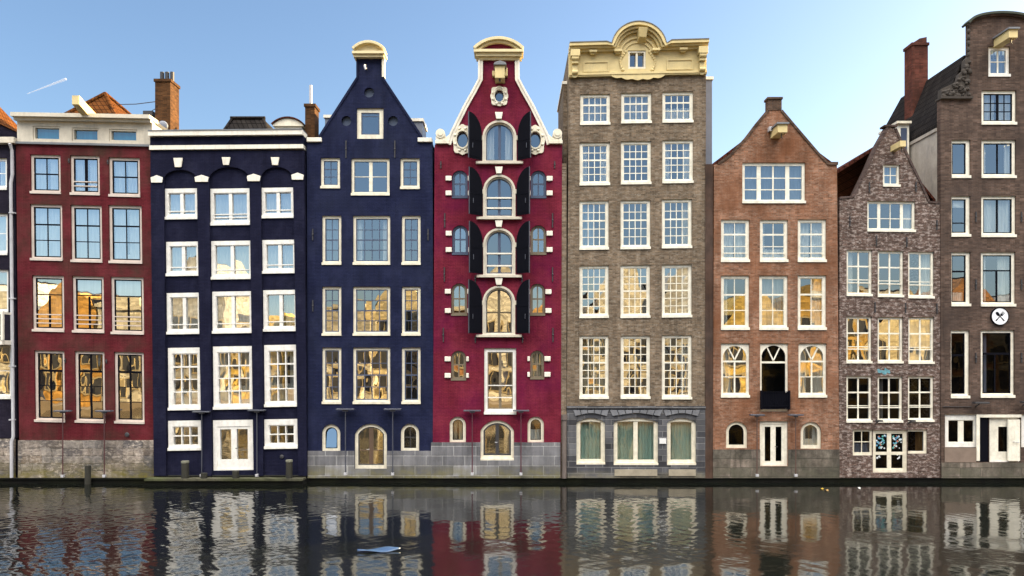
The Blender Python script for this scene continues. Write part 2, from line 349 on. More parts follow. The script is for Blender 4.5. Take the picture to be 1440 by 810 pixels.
class House:
    def __init__(s, name, label, x0, x1, fy=0.0, kx=0.0, kz=0.0, group=None, cat='house'):
        s.x0, s.x1, s.fy, s.kx, s.kz = x0, x1, fy, kx, kz
        s.root = empty(name, ((PX(x0)+PX(x1))/2, fy, 0)); tag(s.root, label, cat, group or 'canal houses in a row')
        s.holes = []; s.open = []
    def wall(s, outline, mat, thick=.3, name='wall'):
        lo, hi = min(PZ(y) for x, y in outline), max(PZ(y) for x, y in outline)
        hs = [q for q in s.holes if min(p[1] for p in q) > lo and max(p[1] for p in q) < hi]
        m = MB(); m.holed([(PX(x), PZ(y)) for x, y in outline], hs, s.fy, s.fy+thick)
        return m.build(name, mat, s.root)
    def plinth(s, x0, x1, y0, y1, mat, proud=.05, name='plinth'):
        """stone base: boxes butted round the openings"""
        xa, xb, zt, zb = PX(x0), PX(x1), PZ(y0), PZ(y1); m = MB(); cur = xa
        ops = sorted(o for o in s.open if o[2] < zt and o[1] > xa and o[0] < xb)
        for a, b, c in ops:
            m.box(cur, a, s.fy-proud, s.fy-.002, zb, zt)
            if c > zb + .02: m.box(a, b, s.fy-proud, s.fy-.002, zb, c)
            cur = b
        m.box(cur, xb, s.fy-proud, s.fy-.002, zb, zt)
        return m.build(name, mat, s.root)
    def body(s, x0, x1, ztop, depth, mat, lo=0.3):
        """side and back walls plus the dim room partition behind the front rooms"""
        xa, xb, f = PX(x0)+.02, PX(x1)-.02, s.fy
        m = MB(); t = .25
        m.box(xa, xa+t, f+.302, f+depth, lo, ztop); m.box(xb-t, xb, f+.302, f+depth, lo, ztop); m.box(xa+t+.002, xb-t-.002, f+depth-t, f+depth-.002, lo, ztop)
        o = m.build('side_wall', mat, s.root)
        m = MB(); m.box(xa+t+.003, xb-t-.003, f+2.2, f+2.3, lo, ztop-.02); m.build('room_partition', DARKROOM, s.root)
        return o
    def flat_roof(s, x0, x1, z, depth, mat):
        m = MB(); m.box(PX(x0)+.02, PX(x1)-.02, s.fy+.302, s.fy+depth, z+.002, z+.15); return m.build('roof', mat, s.root)
    def gable_roof(s, x0, x1, ze, xm, zr, depth, mat, t=.16, front=.302):
        xa, xb, xc, f = PX(x0)+.02, PX(x1)-.02, PX(xm), s.fy
        m = MB()
        for x in (xa, xb):
            m.hexa([(x, f+front, ze+.01), (x, f+depth, ze+.01), (xc, f+depth, zr-t), (xc, f+front, zr-t), (x, f+front, ze+t), (x, f+depth, ze+t), (xc, f+depth, zr), (xc, f+front, zr)])
        m.prism([(xa+.02, ze+.01), (xb-.02, ze+.01), (xc, zr-t-.02)], f+depth-.2, f+depth-.02)
        for a_, b_ in ((PX(s.x0)+.02, xa-.003), (xb+.003, PX(s.x1)-.02)):
            if b_-a_ > .05: m.box(a_, b_, f+front, f+depth, ze-.1, ze+.02)
        return m.build('roof', mat, s.root)

    def window(s, r, fw=4.5, sill=6.0, top=None, arch=None, spandrel=False, v=(), h=(), bw=.035, sash=None, fm=WHITE, bm=WHITE, sm=BLACK, gm=None,
               cur=None, cm=None, extra=(), ledge=.05, ledge_m=None, rec=.085, rails=(), name='window', lean=0, tilt=.004, side=None, label=None, blind=None):
        x0, x1, y0, y1 = r; cx, cy = (x0+x1)/2, (y0+y1)/2; X, Z = PX(cx), PZ(cy); w, hh = (x1-x0)/S/2, (y1-y0)/S/2
        f = s.fy; gm = gm or GLASS
        fn = lambda p: Vector((X + p.x + s.kz*p.z, p.y, Z + p.z + s.kx*p.x))
        fnn = lambda a: (X + a[0] + s.kz*a[1], Z + a[1] + s.kx*a[0])
        zs = None if arch is None else hh - arch/S
        fw *= .88; sill *= .92; top = top*.9 if top is not None else None; fl = fw/S; ft = (top if top is not None else fw)/S; fb = sill/S; sl, sr = (fl, fl) if side is None else (side[0]/S, side[1]/S)
        full = arch_pts(-w, w, -hh, zs if not spandrel else None, hh)
        inner = arch_pts(-w+sl, w-sr, -hh+fb, zs if zs is None else min(zs, hh-ft-.02), hh-ft)
        outer = full
        if spandrel:
            k = len(inner)-2
            outer = [(-w, -hh), (w, -hh)] + [(w - 2*w*i/(k-1), hh) for i in range(k)]
        g = .003
        hole = arch_pts(-w-g, w+g, -hh-g, zs if not spandrel else None, hh+g)
        s.holes.append([fnn(p) for p in hole])
        s.open.append((X-w-g, X+w+g, Z-hh-g))
        m = MB(); m.ring(outer, inner, f+rec, f+.2, 0, fn)
        if ledge and ledge > 0:
            m.box(-w-.012, w+.012, f-ledge, f+rec-.002, -hh-.035, -hh+min(fb*.55, .09), 0 if ledge_m is None else 1, fn)
        win = m.build(name, [fm] + ([ledge_m] if ledge_m else []), s.root)
        if label: win['label'] = label
        ix0, ix1, iz0, iz1 = -w+sl, w-sr, -hh+fb, hh-ft; iw, ih = ix1-ix0, iz1-iz0
        conv = inner
        if sash:
            q = sash
            sin = arch_pts(ix0+q, ix1-q, iz0+q, zs if zs is None else min(zs, hh-ft-.02), iz1-q)
            m = MB(); m.ring([(a, b) for a, b in inner], sin, f+rec+.025, f+.17, 0, fn); m.build('sash', sm, win)
            conv = sin; ix0 += q; ix1 -= q; iz0 += q; iz1 -= q; iw, ih = ix1-ix0, iz1-iz0
        vs = [(p if hasattr(p, '__len__') else (p, bw)) for p in v]; hs = [(p if hasattr(p, '__len__') else (p, bw)) for p in h]
        m = MB(); any_ = False
        yb0, yb1 = f+rec+.03, f+.15
        vert = []
        for b in vs:
            u = ix0 + iw*b[0]; za, zb = iz0, iz1
            if len(b) > 2: za, zb = iz1 - ih*b[3], iz1 - ih*b[2]
            vert.append((u-b[1]/2, u+b[1]/2, za, zb))
            poly = clip([(u-b[1]/2, za), (u+b[1]/2, za), (u+b[1]/2, zb), (u-b[1]/2, zb)], conv)
            if len(poly) > 2: m.prism(poly, yb0, yb1, 0, fn); any_ = True
        for b in hs:
            z = iz1 - ih*b[0]; xa, xb = ix0, ix1
            if len(b) > 2: xa, xb = ix0 + iw*b[2], ix0 + iw*b[3]
            poly = clip([(xa, z-b[1]/2), (xb, z-b[1]/2), (xb, z+b[1]/2), (xa, z+b[1]/2)], conv)
            if len(poly) > 2: m.prism(poly, yb0-.004, yb1-.004, 0, fn); any_ = True
        for (a, b, c, d, ww) in extra:
            p = Vector((ix0+iw*a, iz1-ih*b)); q = Vector((ix0+iw*c, iz1-ih*d)); n = (q-p).normalized(); n = Vector((-n.y, n.x))*ww/2
            poly = clip([tuple(p-n), tuple(q-n), tuple(q+n), tuple(p+n)], conv)
            if len(poly) < 3: continue
            m.prism(poly, yb0-.008, yb1-.008, 0, fn); any_ = True
        if any_: m.build('glazing_bars', bm, win)
        # panes: one slightly tilted sheet per light
        m = MB(); yg = f+.135
        us = [ix0] + sorted(ix0+iw*b[0] for b in vs if len(b) < 3) + [ix1]; zz = [iz0] + sorted(iz1-ih*b[0] for b in hs if len(b) < 3) + [iz1]
        for i in range(len(us)-1):
            for k in range(len(zz)-1):
                poly = clip([(us[i], zz[k]), (us[i+1], zz[k]), (us[i+1], zz[k+1]), (us[i], zz[k+1])], conv)
                if len(poly) < 3: continue
                ta, tb = random.gauss(0, tilt), random.gauss(lean, tilt)
                mx, mz = (us[i]+us[i+1])/2, (zz[k]+zz[k+1])/2
                m.add([fn(Vector((a, yg + ta*(a-mx) + tb*(b-mz), b))) for a, b in poly], [tuple(range(len(poly)))])
        m.build('pane', gm, win)
        # curtains
        def sheet(xa, xb, za, zb, yy, mat, nm='curtain', amp=.035):
            m = MB(); n = max(6, int((xb-xa)/.03)); vv, ff = [], []
            ph = random.random()*9; fr = random.uniform(30, 42)
            for i in range(n+1):
                x = xa+(xb-xa)*i/n; y = f+yy+amp*math.sin(x*fr+ph)+amp*.5*math.sin(x*fr*.37+ph*2)
                vv += [fn(Vector((x, y, za))), fn(Vector((x, y, zb)))]
            for i in range(n): ff.append((2*i, 2*i+2, 2*i+3, 2*i+1))
            m.add(vv, ff, 0, True); m.build(nm, mat, win)
        cmat = cm or CURT; ov = .05
        for c in ([cur] if isinstance(cur, str) else (cur or [])):
            kind, _, fr = c.partition(':'); fr = float(fr or .3)
            if kind == 'full': sheet(ix0-ov, ix1+ov, iz0-ov, iz1+ov, .29, cmat)
            if kind in ('both', 'left'): sheet(ix0-ov, ix0+iw*fr, iz0-ov, iz1+ov, .29, cmat)
            if kind in ('both', 'right'): sheet(ix1-iw*fr, ix1+ov, iz0-ov, iz1+ov, .29, cmat)
            if kind == 'low': sheet(ix0-ov, ix1+ov, iz0-ov, iz0+ih*fr, .29, cmat)
            if kind == 'blind':
                m = MB(); m.box(ix0-.02, ix1+.02, f+.21, f+.22, iz1-ih*fr, iz1+.02, 0, fn); m.build('blind', cmat, win)
        if rails:
            m = MB()
            for q in rails: m.box(ix0-.03, ix1+.03, f+.015, f+.045, iz1-ih*q-.022, iz1-ih*q+.022, 0, fn)
            m.build('rail', fm, win)
        return win
    def bar(s, name, x0, x1, y0, y1, d0, d1, mat, parent=None, bevel=0):
        m = MB(); m.box(PX(x0), PX(x1), s.fy+d0, s.fy+d1, PZ(y1), PZ(y0)); return m.build(name, mat, parent or s.root, bevel)
    def poly(s, name, pts, d0, d1, mat, parent=None, bevel=0):
        m = MB(); m.prism([(PX(x), PZ(y)) for x, y in pts], s.fy+d0, s.fy+d1); return m.build(name, mat, parent or s.root, bevel)
    def anchors(s, pts, ln=14):
        for x, y in pts:
            m = MB(); X, Z = PX(x), PZ(y); l = ln/S/2
            m.box(X-.025, X+.025, s.fy-.05, s.fy-.002, Z-l, Z+l); m.blob((X, s.fy-.05, Z), (.045, .03, .045), n=5)
            m.build('wall_anchor', IRON, s.root)
    def beam(s, x, y, w, h, ln, mat, dx=0.0, cap=True):
        """hoist beam sticking out of the gable towards the water"""
        X, Z = PX(x), PZ(y); a, b = w/S/2, h/S/2; m = MB(); f = s.fy
        m.hexa([(X-a, f+.1, Z-b), (X+a, f+.1, Z-b), (X+a, f-.002, Z-b), (X-a, f-.002, Z-b), (X-a, f+.1, Z+b), (X+a, f+.1, Z+b), (X+a, f-.002, Z+b), (X-a, f-.002, Z+b)])
        m.box(X-a, X+a, f-ln, f-.003, Z-b, Z+b)
        if cap: m.box(X-a-.06, X+a+.06, f-ln-.08, f-.003, Z+b+.002, Z+b+.08, 1)
        m.tube([(X, f-ln+.15, Z-b), (X, f-ln+.15, Z-b-.18), (X+.05, f-ln+.15, Z-b-.24)], .02, 6, 2)
        return m.build('hoist_beam', [mat, LEAD, IRON], s.root)
    def chimney(s, px0, px1, pyt, y0, y1, zb, mat, pots=0, cap=True, py_full=None):
        k = (D+y0)/D; xa, xb = PX(px0)*k, PX(px1)*k; zt = CAMZ+(PZ(pyt)-CAMZ)*k
        m = MB(); m.box(xa, xb, y0, y1, zb, zt-.14); m.box(xa-.05, xb+.05, y0-.05, y1+.05, zt-.138, zt)
        o = m.build('chimney', mat, s.root)
        for i in range(pots):
            x = xa+(xb-xa)*(i+.5)/pots; m = MB()
            m.tube([(x, (y0+y1)/2, zt), (x, (y0+y1)/2, zt+.3), (x, (y0+y1)/2, zt+.34), (x, (y0+y1)/2, zt+.52)], .1, 10); m.build('chimney_pot', IRON, o)
        return o
# ------------------------------------------------------------------ wall materials
W_BLACKISH = brick_mat('near_black_painted_brick', (.016, .014, .026), (.022, .018, .032), (.013, .012, .02), paint=True, stain=.3)
W_MAROON = brick_mat('maroon_painted_brick', (.104, .015, .021), (.124, .019, .026), (.074, .011, .016), paint=True, stain=.3, blotch=(.062, .030, .024))
W_NAVY = brick_mat('navy_painted_brick', (.0095, .0105, .028), (.0125, .0135, .034), (.007, .0075, .020), paint=True, stain=.25)
W_NAVY2 = brick_mat('dark_blue_painted_brick', (.0125, .0160, .046), (.0160, .0200, .055), (.009, .012, .034), paint=True, stain=.3, blotch=(.016, .020, .046))
W_CRIMSON = brick_mat('crimson_painted_brick', (.150, .016, .032), (.174, .020, .039), (.106, .012, .025), paint=True, stain=.28, blotch=(.12, .009, .04))
W_BROWN = brick_mat('brown_brick', (.145, .102, .068), (.200, .142, .094), (.18, .152, .12), stain=.45, speck=(.25, .208, .163), bump=.6)
W_ORANGE = brick_mat('orange_brick', (.215, .088, .046), (.29, .135, .080), (.22, .165, .125), stain=.4, speck=(.32, .205, .15), bump=.5, blotch=(.185, .078, .040))
W_ORANGETOP = W_ORANGE
W_PURPLE = brick_mat('mottled_purple_brick', (.070, .040, .033), (.120, .070, .057), (.14, .115, .10), stain=.35, speck=(.36, .30, .275), bump=.7)
W_UMBER = brick_mat('umber_brick', (.090, .055, .041), (.126, .080, .062), (.115, .094, .082), stain=.35, bump=.5, blotch=(.055, .040, .035))
W_CHIM = brick_mat('chimney_brick', (.070, .030, .011), (.090, .039, .014), (.055, .033, .018), stain=.35)
W_CHIMRED = brick_mat('red_chimney_brick', (.095, .024, .016), (.12, .034, .022), (.08, .045, .035), stain=.4, blotch=(.05, .022, .017))
B_RUBBLE = brick_mat('rubble_stone', (.2, .18, .16), (.24, .21, .18), (.13, .11, .09), bw=.95, bh=.36, ms=.02, stain=.5, bump=.9, distort=.12, vary=[(.07, .07, .08), (.36, .30, .25), (.15, .12, .10), (.42, .37, .32), (.10, .10, .115), (.28, .21, .15)], green=(.35, 1.3, (.13, .11, .02)), speck=(.46, .40, .34), blotch=(.085, .08, .085))
B_GREY = brick_mat('grey_block_stone', (.13, .13, .142), (.20, .20, .213), (.30, .30, .305), bw=1.05, bh=.46, ms=.022, stain=.5, bump=.6, distort=.012, green=(.3, 1.0, (.17, .155, .06)))
B_BLUESTONE = brick_mat('blue_stone_block', (.045, .046, .054), (.135, .137, .15), (.17, .17, .175), bw=.8, bh=.28, ms=.02, stain=.4, bump=.5, green=(.3, .7, (.22, .20, .14)))
B_MOSSY = brick_mat('mossy_stone_block', (.14, .12, .10), (.22, .18, .15), (.10, .09, .075), bw=.95, bh=.42, ms=.016, stain=.7, bump=.8, distort=.06, vary=[(.08, .075, .065), (.20, .165, .14), (.12, .11, .09), (.26, .21, .18)], blotch=(.055, .052, .045), green=(.3, 1.5, (.10, .095, .07)))
R_ORANGE = tile_mat('orange_roof_tile', (.085, .029, .007), (.105, .037, .009))
R_DARK = tile_mat('dark_roof_tile', (.016, .014, .014), (.024, .021, .020))
R_RED = tile_mat('dark_red_roof_tile', (.05, .016, .011), (.075, .024, .016))
ROOFFELT = paint_mat('roof_felt', (.07, .07, .075), .9, .3)

def cols(n): return [i/n for i in range(1, n)]

# ================================================================== the near-black house at the edge of the picture
H = House('canal_house', 'near-black brick house with white balcony and orange tiled roof, cut off by the photo edge', -150, 22, fy=.03)
for cx in (-12, -76):
    for a, b, sp in ((222, 266, 0), (300, 357.6, 1), (379, 440, 2), (485, 560, 6)):
        H.window((cx-21-sp/2, cx+21+sp, a, b), v=[.5], h=[.5], fw=4, cur=['both:.3'] if a < 300 else ['full'] if a < 400 else None, cm=CURTY if a > 350 else None, gm=GLASSOLD if a > 400 else GLASSPALE)
H.wall([(-150, 616), (22, 616), (20.5, 203), (-150, 203)], W_BLACKISH)
H.plinth(-150, 21.5, 617, 672, B_RUBBLE)
H.bar('cornice', -152, 24, 194.5, 203, -.28, .28, OLDCREAM, bevel=.02)
H.body(-150, 22, PZ(203), 9, W_BLACKISH); H.flat_roof(-150, 22, PZ(203), 9, ROOFFELT)
m = MB(); zb = PZ(203)+.16; m.box(-28.9, -25.36, .9, 4.2, zb, zb+1.399, 1); zb += 1.4
m.hexa([(-28.95, .9, zb), (-25.3, .9, zb), (-25.3, 4.2, zb), (-28.95, 4.2, zb), (-28.9, .9, zb+3.5), (-28.6, .9, zb+3.5), (-28.6, 4.2, zb+3.5), (-28.9, 4.2, zb+3.5)])
m.build('roof_dormer', [R_ORANGE, W_BLACKISH], H.root)
bal = H.bar('balcony', -44, 18.5, 479, 485, -.8, -.003, STONEWHITE)
m = MB()
m.box(PX(-44), PX(18.5), H.fy-.8, H.fy-.72, PZ(443), PZ(440)); m.box(PX(-44), PX(18.5), H.fy-.78, H.fy-.74, PZ(474), PZ(472))
for i in range(15):
    x = PX(-43+i*4.2); m.box(x, x+.045, H.fy-.785, H.fy-.735, PZ(479)+.002, PZ(443)-.002)
for x in (18, -43.5): m.box(PX(x)-.05, PX(x)+.05, H.fy-.82, H.fy-.70, PZ(479)+.003, PZ(439))
m.box(PX(18)-.03, PX(18)+.03, H.fy-.69, H.fy-.003, PZ(443), PZ(440)); m.build('railing', STONEWHITE, bal)
m = MB(); xx = PX(20.5)
m.tube([(xx-.05, H.fy-.3, PZ(204)), (xx-.05, H.fy-.14, PZ(212)), (xx-.05, H.fy-.11, PZ(246)), (xx-.12, H.fy-.11, PZ(258)), (xx-.08, H.fy-.11, PZ(400)), (xx+.0, H.fy-.12, PZ(614)), (xx-.05, H.fy-.17, PZ(620)), (xx-.05, H.fy-.17, PZ(671))], .075, 10)
for y in (300, 420, 515, 590): m.box(xx-.17, xx+.07, H.fy-.2, H.fy-.03, PZ(y)-.03, PZ(y)+.03)
m.build('downpipe', PIPE, H.root)

# ================================================================== maroon house
H = House('canal_house', 'maroon painted brick house with pale attic band of three low windows', 22, 216, fy=0, kx=-.022, kz=-.0125)
kw = dict(gm=GLASSPALE, fw=4.0, sill=4.6, sash=.055, fm=paint_mat('dull_pinkish_white_paint', (.56, .48, .43), .55, .25), bm=BLACK, bw=.04)
for r in ((46.6, 85, 177.6, 197.4), (101.5, 139, 180, 198.6), (154, 193.5, 182, 199.4)): H.window(r, fw=2.6, sill=2.6, fm=OLDCREAM, cur=['blind:1'], cm=cloth_mat('blue_blind_cloth', (.03, .20, .34), .1), ledge=0, gm=GLASSCLEAR, rec=.02)
for i, r in enumerate(((42.6, 85, 217.5, 271.5), (98.7, 140, 218.7, 273.5), (153, 196.6, 221.5, 276))):
    if i == 1: H.window(r, v=[(.5, .13)], cur=['both:.42'], rails=(.72, .86), **kw)
    else: H.window(r, v=[.5], h=[(.5, .06)], cur=['both:.45'], **kw)
for i, r in enumerate(((42.6, 87.6, 287.3, 365.5), (99.5, 143.3, 288.5, 368), (153, 199.4, 288.8, 369.5))): H.window(r, v=[.5], h=[(.34, .07), .67], cur=['full'] if i < 2 else ['both:.45', 'low:.1'], **kw)
for i, r in enumerate(((45.4, 90, 387.5, 465.5), (101.8, 146, 388.5, 467), (156, 202, 389.5, 469.2))): H.window(r, v=[(.5, .09, .34, 1)], h=[(.32, .05)], rails=(.74, .83, .92), cur=['blind:.3'] if i else ['full'], cm=CURTY if i == 0 else None, **kw)
for r in ((48.5, 90.8, 493.2, 592.5), (105.4, 147.2, 494.2, 593.6), (161, 202.5, 495.3, 594.7)): H.window(r, v=[(.5, .08)], h=[(.26, .10), (.5, .03), (.74, .03)], **dict(kw, gm=GLASSOLD))
H.wall([(27, 619), (219.5, 619), (215, 204.5), (22.3, 200.5)], W_MAROON)
H.poly('attic_band', [(24.5, 199.2), (214.6, 203.6), (214.2, 166.5), (24, 163)], .03, .3, OLDCREAM)   # replaced below by a holed wall
bpy.data.objects.remove([o for o in H.root.children if o.name.startswith('attic_band')][0])
hol = H.holes[:3]
m = MB(); m.holed([(PX(x), PZ(y)) for x, y in [(24.5, 199.6), (214.6, 204.0), (214.2, 170.5), (24.3, 167)]], hol, -.02, .28); m.build('attic_band', OLDCREAM, H.root)
m = MB(); m.prism([(PX(x), PZ(y)) for x, y in [(22.5, 166.8), (215.6, 170.3), (215.6, 165), (22.5, 161.5)]], -.42, .5); m.prism([(PX(x), PZ(y)) for x, y in [(23.4, 170.5), (214.9, 174), (214.9, 170.4), (23.4, 166.9)]], -.24, -.022)
m.prism([(PX(x), PZ(y)) for x, y in [(23, 202.6), (215, 207), (215, 204.1), (23, 199.7)]], -.12, -.003, 1); m.build('cornice', [OLDCREAM, LEAD], H.root)
H.plinth(27, 219, 619, 672, B_RUBBLE, proud=.09)
H.body(25, 215, PZ(206), 9, W_MAROON); H.flat_roof(25, 215, PZ(172), 9, ROOFFELT)
# side faces of the attic storey
zz0, zz1 = PZ(206)+.004, PZ(172)
for xa in (PX(25)+.02, PX(214)-.27): m = MB(); m.box(xa, xa+.25, .302, 9, zz0, zz1); m.build('attic_side_wall', OLDCREAM, H.root)
a = at(148, 132.6, 4.2); zb = PZ(172)+.155; fl_, fr_, br_, bl_ = at(54, 170, 1.6), at(171, 170, 1.6), at(250, 170, 6.5), at(140, 170, 6.5)
m = MB(); m.add([(fl_.x, 1.6, zb), (fr_.x, 1.6, zb), (br_.x, 6.5, zb), (bl_.x, 6.5, zb), a], [(0, 1, 4), (1, 2, 4), (2, 3, 4), (3, 0, 4), (3, 2, 1, 0)]); ro = m.build('tiled_roof', R_ORANGE, H.root)
m = MB(); m.tube([(fr_.x, 1.6, zb+.03), tuple(a + Vector((0, 0, .04)))], .1, 8); m.tube([(br_.x, 6.5, zb+.03), tuple(a + Vector((0, 0, .04)))], .1, 8); m.tube([(fl_.x, 1.6, zb+.03), tuple(a + Vector((0, 0, .04)))], .1, 8); m.build('ridge_tiles', R_ORANGE, ro)
p0, p1 = at(131, 163, .4), at(108, 141.5, -1.2); m = MB(); X = PX(131)
m.hexa([(p0.x-.16, .5, p0.z-.45), (p0.x+.16, .5, p0.z-.45), (p1.x+.16, -1.3, p1.z-.2), (p1.x-.16, -1.3, p1.z-.2), (p0.x-.16, .5, p0.z+.05), (p0.x+.16, .5, p0.z+.05), (p1.x+.16, -1.3, p1.z+.2), (p1.x-.16, -1.3, p1.z+.2)]); m.build('hoist_beam', BUFF, H.root)
H.anchors([(97.5, 226), (152, 228), (92, 507), (150, 508)], 6)
m = MB(); m.blob((PX(180), -.09, PZ(611)), (.11, .03, .11)); m.build('vent_hole', IRON, H.root)

# ================================================================== wide navy house
H = House('canal_house', 'wide navy house with white keystones over three blind arches', 214, 431, fy=-.06, kx=.016, kz=-.011)
Hn = H
kw = dict(gm=GLASSPALE, fw=5, top=6.5, sill=6, bw=.17, rec=.0, ledge=.08)
rows = [((232.4, 280, 265.5, 308), (296, 353, 265.5, 316.3), (367.8, 415, 264.3, 306.3)), ((234.7, 282, 340.2, 387.4), (298, 356, 339, 392), (369.8, 418, 337.6, 383.8)), ((235.5, 284, 412, 469), (299.5, 356.7, 410, 467.8), (371, 420, 408, 465))]
for k, row in enumerate(rows):
    for i, r in enumerate(row):
        H.window(r, v=[(.5, .15)], sash=.035, sm=WHITE, rails=(.78, .9) if i == 1 and k == 0 else (.86,), cur=[['full'], ['both:.42'], ['full']][k] if i != 2 else ['both:.4'], **kw)
kw = dict(fw=6.5, top=9, sill=6, rec=.0, ledge=.08, bw=.045, sash=.04, sm=WHITE)
for i, r in enumerate(((237.5, 285, 489, 575.5), (300.7, 358, 487, 574.4), (372.5, 420.3, 485, 570.8))): H.window(r, v=[.333, .667], h=[(.25, .07), .5, .75], gm=GLASSOLD, cur=['low:.35', 'both:.2'] if i else ['low:.3'], **kw)
for r in ((237.5, 285.7, 591.3, 632), (372.5, 420.3, 589.3, 629.6)): H.window(r, v=[.333, .667], h=[.5], gm=GLASSOLD, **kw)
d = H.window((300.7, 358, 590.5, 661), fw=6, top=10, sill=3, rec=0, ledge=0, v=[(.5, .26)], h=[(.93, .3)], sash=.13, sm=WHITE, gm=GLASSOLD, name='door')
m = MB(); m.tube([(PX(333), H.fy-.01, PZ(630)), (PX(333), H.fy-.09, PZ(630)), (PX(336), H.fy-.09, PZ(630))], .018, 6); m.build('door_handle', IRON, d)
# recessed bays: the wall plane lies back, piers and arch spandrels stand proud
H.wall([(219, 668), (433, 668), (429, 212), (214.3, 212)], W_NAVY)
def navy_front():
    f = H.fy; m = MB()
    piers = [(214.3, 233, 219, 236), (279, 296.5, 286, 300), (352.5, 368.5, 358.5, 372), (413.5, 429, 421, 433)]
    for i, (a, b, c, d2) in enumerate(piers):
        m.prism([(PX(c), PZ(668)), (PX(d2), PZ(668)), (PX(b), PZ(253.5)), (PX(a), PZ(253.5))], f-.13, f-.002)
    top = 213
    def seg(a0, b0, zs, zt, n=16):
        for i in range(n):
            t0, t1 = math.pi*(1-i/n), math.pi*(1-(i+1)/n); cx, ra = (a0+b0)/2, (b0-a0)/2
            q = [(cx+ra*math.cos(t0), zs-(zs-zt)*math.sin(t0)), (cx+ra*math.cos(t1), zs-(zs-zt)*math.sin(t1)), (cx+ra*math.cos(t1), top), (cx+ra*math.cos(t0), top)]
            m.prism([(PX(x), PZ(y)) for x, y in q], f-.13, f-.002)
    bays = [(233, 279, 253.4, 240), (296.5, 352.5, 253.4, 236), (368.5, 413.5, 253.4, 236)]
    for b in bays: seg(*b)
    for a, b in ((214.3, 233), (279, 296.5), (352.5, 368.5), (413.5, 429)): m.prism([(PX(a), PZ(253.45)), (PX(b), PZ(253.45)), (PX(b), PZ(top)), (PX(a), PZ(top))], f-.13, f-.002)
    m.build('pier_and_arch_relief', W_NAVY, H.root)
navy_front()
for x0, x1, y0, y1 in ((247, 260, 224, 237), (314.5, 326.5, 223, 234), (383, 395, 223, 234)):
    H.poly('keystone', [(x0+2, y1), (x1-2, y1), (x1, y0), (x0, y0)], -.2, -.132, STONEWHITE, bevel=.015)
for x0, x1, y0, y1 in ((215, 232, 248, 258.5), (276.5, 296, 247.5, 257.5), (349.5, 368.5, 246, 256.5), (411.5, 429, 244.5, 254.5)):
    xm = (x0+x1)/2; H.poly('impost_block', [(x0+1, y1), (x1-1, y1), (x1, y0+3.2), (xm, y0), (x0, y0+3.2)], -.19, -.132, STONEWHITE, bevel=.012)
m = MB(); P = lambda pts: [(PX(x), PZ(y)) for x, y in pts]; f = H.fy
m.prism(P([(214, 194.5), (428.5, 192.5), (428.5, 186), (214, 188)]), f-.36, f+.5)
m.prism(P([(214.2, 206.9), (428.7, 205.1), (428.7, 192.7), (214.2, 194.7)]), f-.16, f+.3, 1)
m.prism(P([(214.1, 213), (428.6, 210.8), (428.6, 205.2), (214.1, 207.0)]), f-.24, f+.28)
m.prism(P([(214.1, 188), (428.5, 186), (428.5, 184.6), (214.1, 186.6)]), f-.39, f+.5, 2)
m.build('cornice', [STONEWHITE, W_NAVY, LEAD], H.root)
H.body(215, 430, PZ(213), 9, W_NAVY); H.flat_roof(215, 430, PZ(195), 9, ROOFFELT)
z0, z1 = PZ(213)+.004, PZ(195)
for xa in (PX(215)+.02, PX(430)-.27): m = MB(); m.box(xa, xa+.25, f+.502, f+9, z0, z1); m.build('parapet', W_NAVY, H.root)
a0, a1, b0, b1 = at(296, 195, 2.5), at(386, 195, 2.5), at(327, 167, 3.6), at(370, 167, 3.6); zb = PZ(195)+.16
m = MB(); m.hexa([(a0.x, 2.5, zb), (a1.x, 2.5, zb), (a1.x, 8, zb), (a0.x, 8, zb), (b0.x, 3.6, b0.z), (b1.x, 3.6, b1.z), (b1.x, 7, b1.z), (b0.x, 7, b0.z)]); rf = m.build('tiled_roof', R_DARK, H.root)
m = MB(); m.tube([(b0.x-.1, 3.6, b0.z+.03), (b1.x+.1, 3.6, b1.z+.03)], .1, 8); m.tube([(b0.x, 3.6, b0.z+.03), (a0.x, 2.5, zb)], .08, 8); m.tube([(b1.x, 3.6, b1.z+.03), (a1.x, 2.5, zb)], .08, 8); m.build('ridge_tiles', R_DARK, rf)
d0, d1 = at(387, 178, 1.2), at(424, 178, 1.2); zz = PZ(195)+.16; m = MB(); zs = d0.z
m.box(d0.x, d1.x, 1.2, 3.4, zz, zs); m.prism(arch_pts(d0.x-.1, d1.x+.1, zs+.002, zs+.06, zs+.36), 1.1, 3.5); dm = m.build('roof_dormer', CREAM, H.root)
m = MB(); m.strip([p for p in arch_pts(d0.x-.16, d1.x+.16, zs+.06, zs+.1, zs+.44)[2:]][::-1], .06, 1.02, 3.55); m.build('dormer_roof', R_RED, dm)
m = MB(); m.box(d0.x+.2, d1.x-.2, 1.17, 1.198, zz+.35, zs-.1); m.build('dormer_window', BLACK, dm)
ch = H.chimney(218, 239.5, 111, 2.0, 3.0, PZ(195)+.16, W_CHIM, pots=3)
pp = at(229, 178, 1.9); m = MB()
for i in range(6): 
    t0, t1 = i/6*math.pi, (i+1)/6*math.pi
m.blob((pp.x, 1.86, pp.z), (.28, .08, .28), n=8); m.tube([(pp.x, 1.8, pp.z), (pp.x-.1, 1.5, pp.z+.1)], .015, 6); m.tube([(pp.x, 1.9, pp.z-.25), (pp.x, 1.98, pp.z-.45)], .02, 6)
m.build('satellite_dish', ZINC, ch)
ch = H.chimney(429, 442.5, 146, 1.3, 2.1, PZ(195)+.16, W_CHIM)
q = at(437, 146, 1.7); q2 = at(437, 120, 1.7); m = MB(); m.tube([tuple(q), tuple(q2)], .075, 10); m.build('flue_pipe', PIPE, ch)
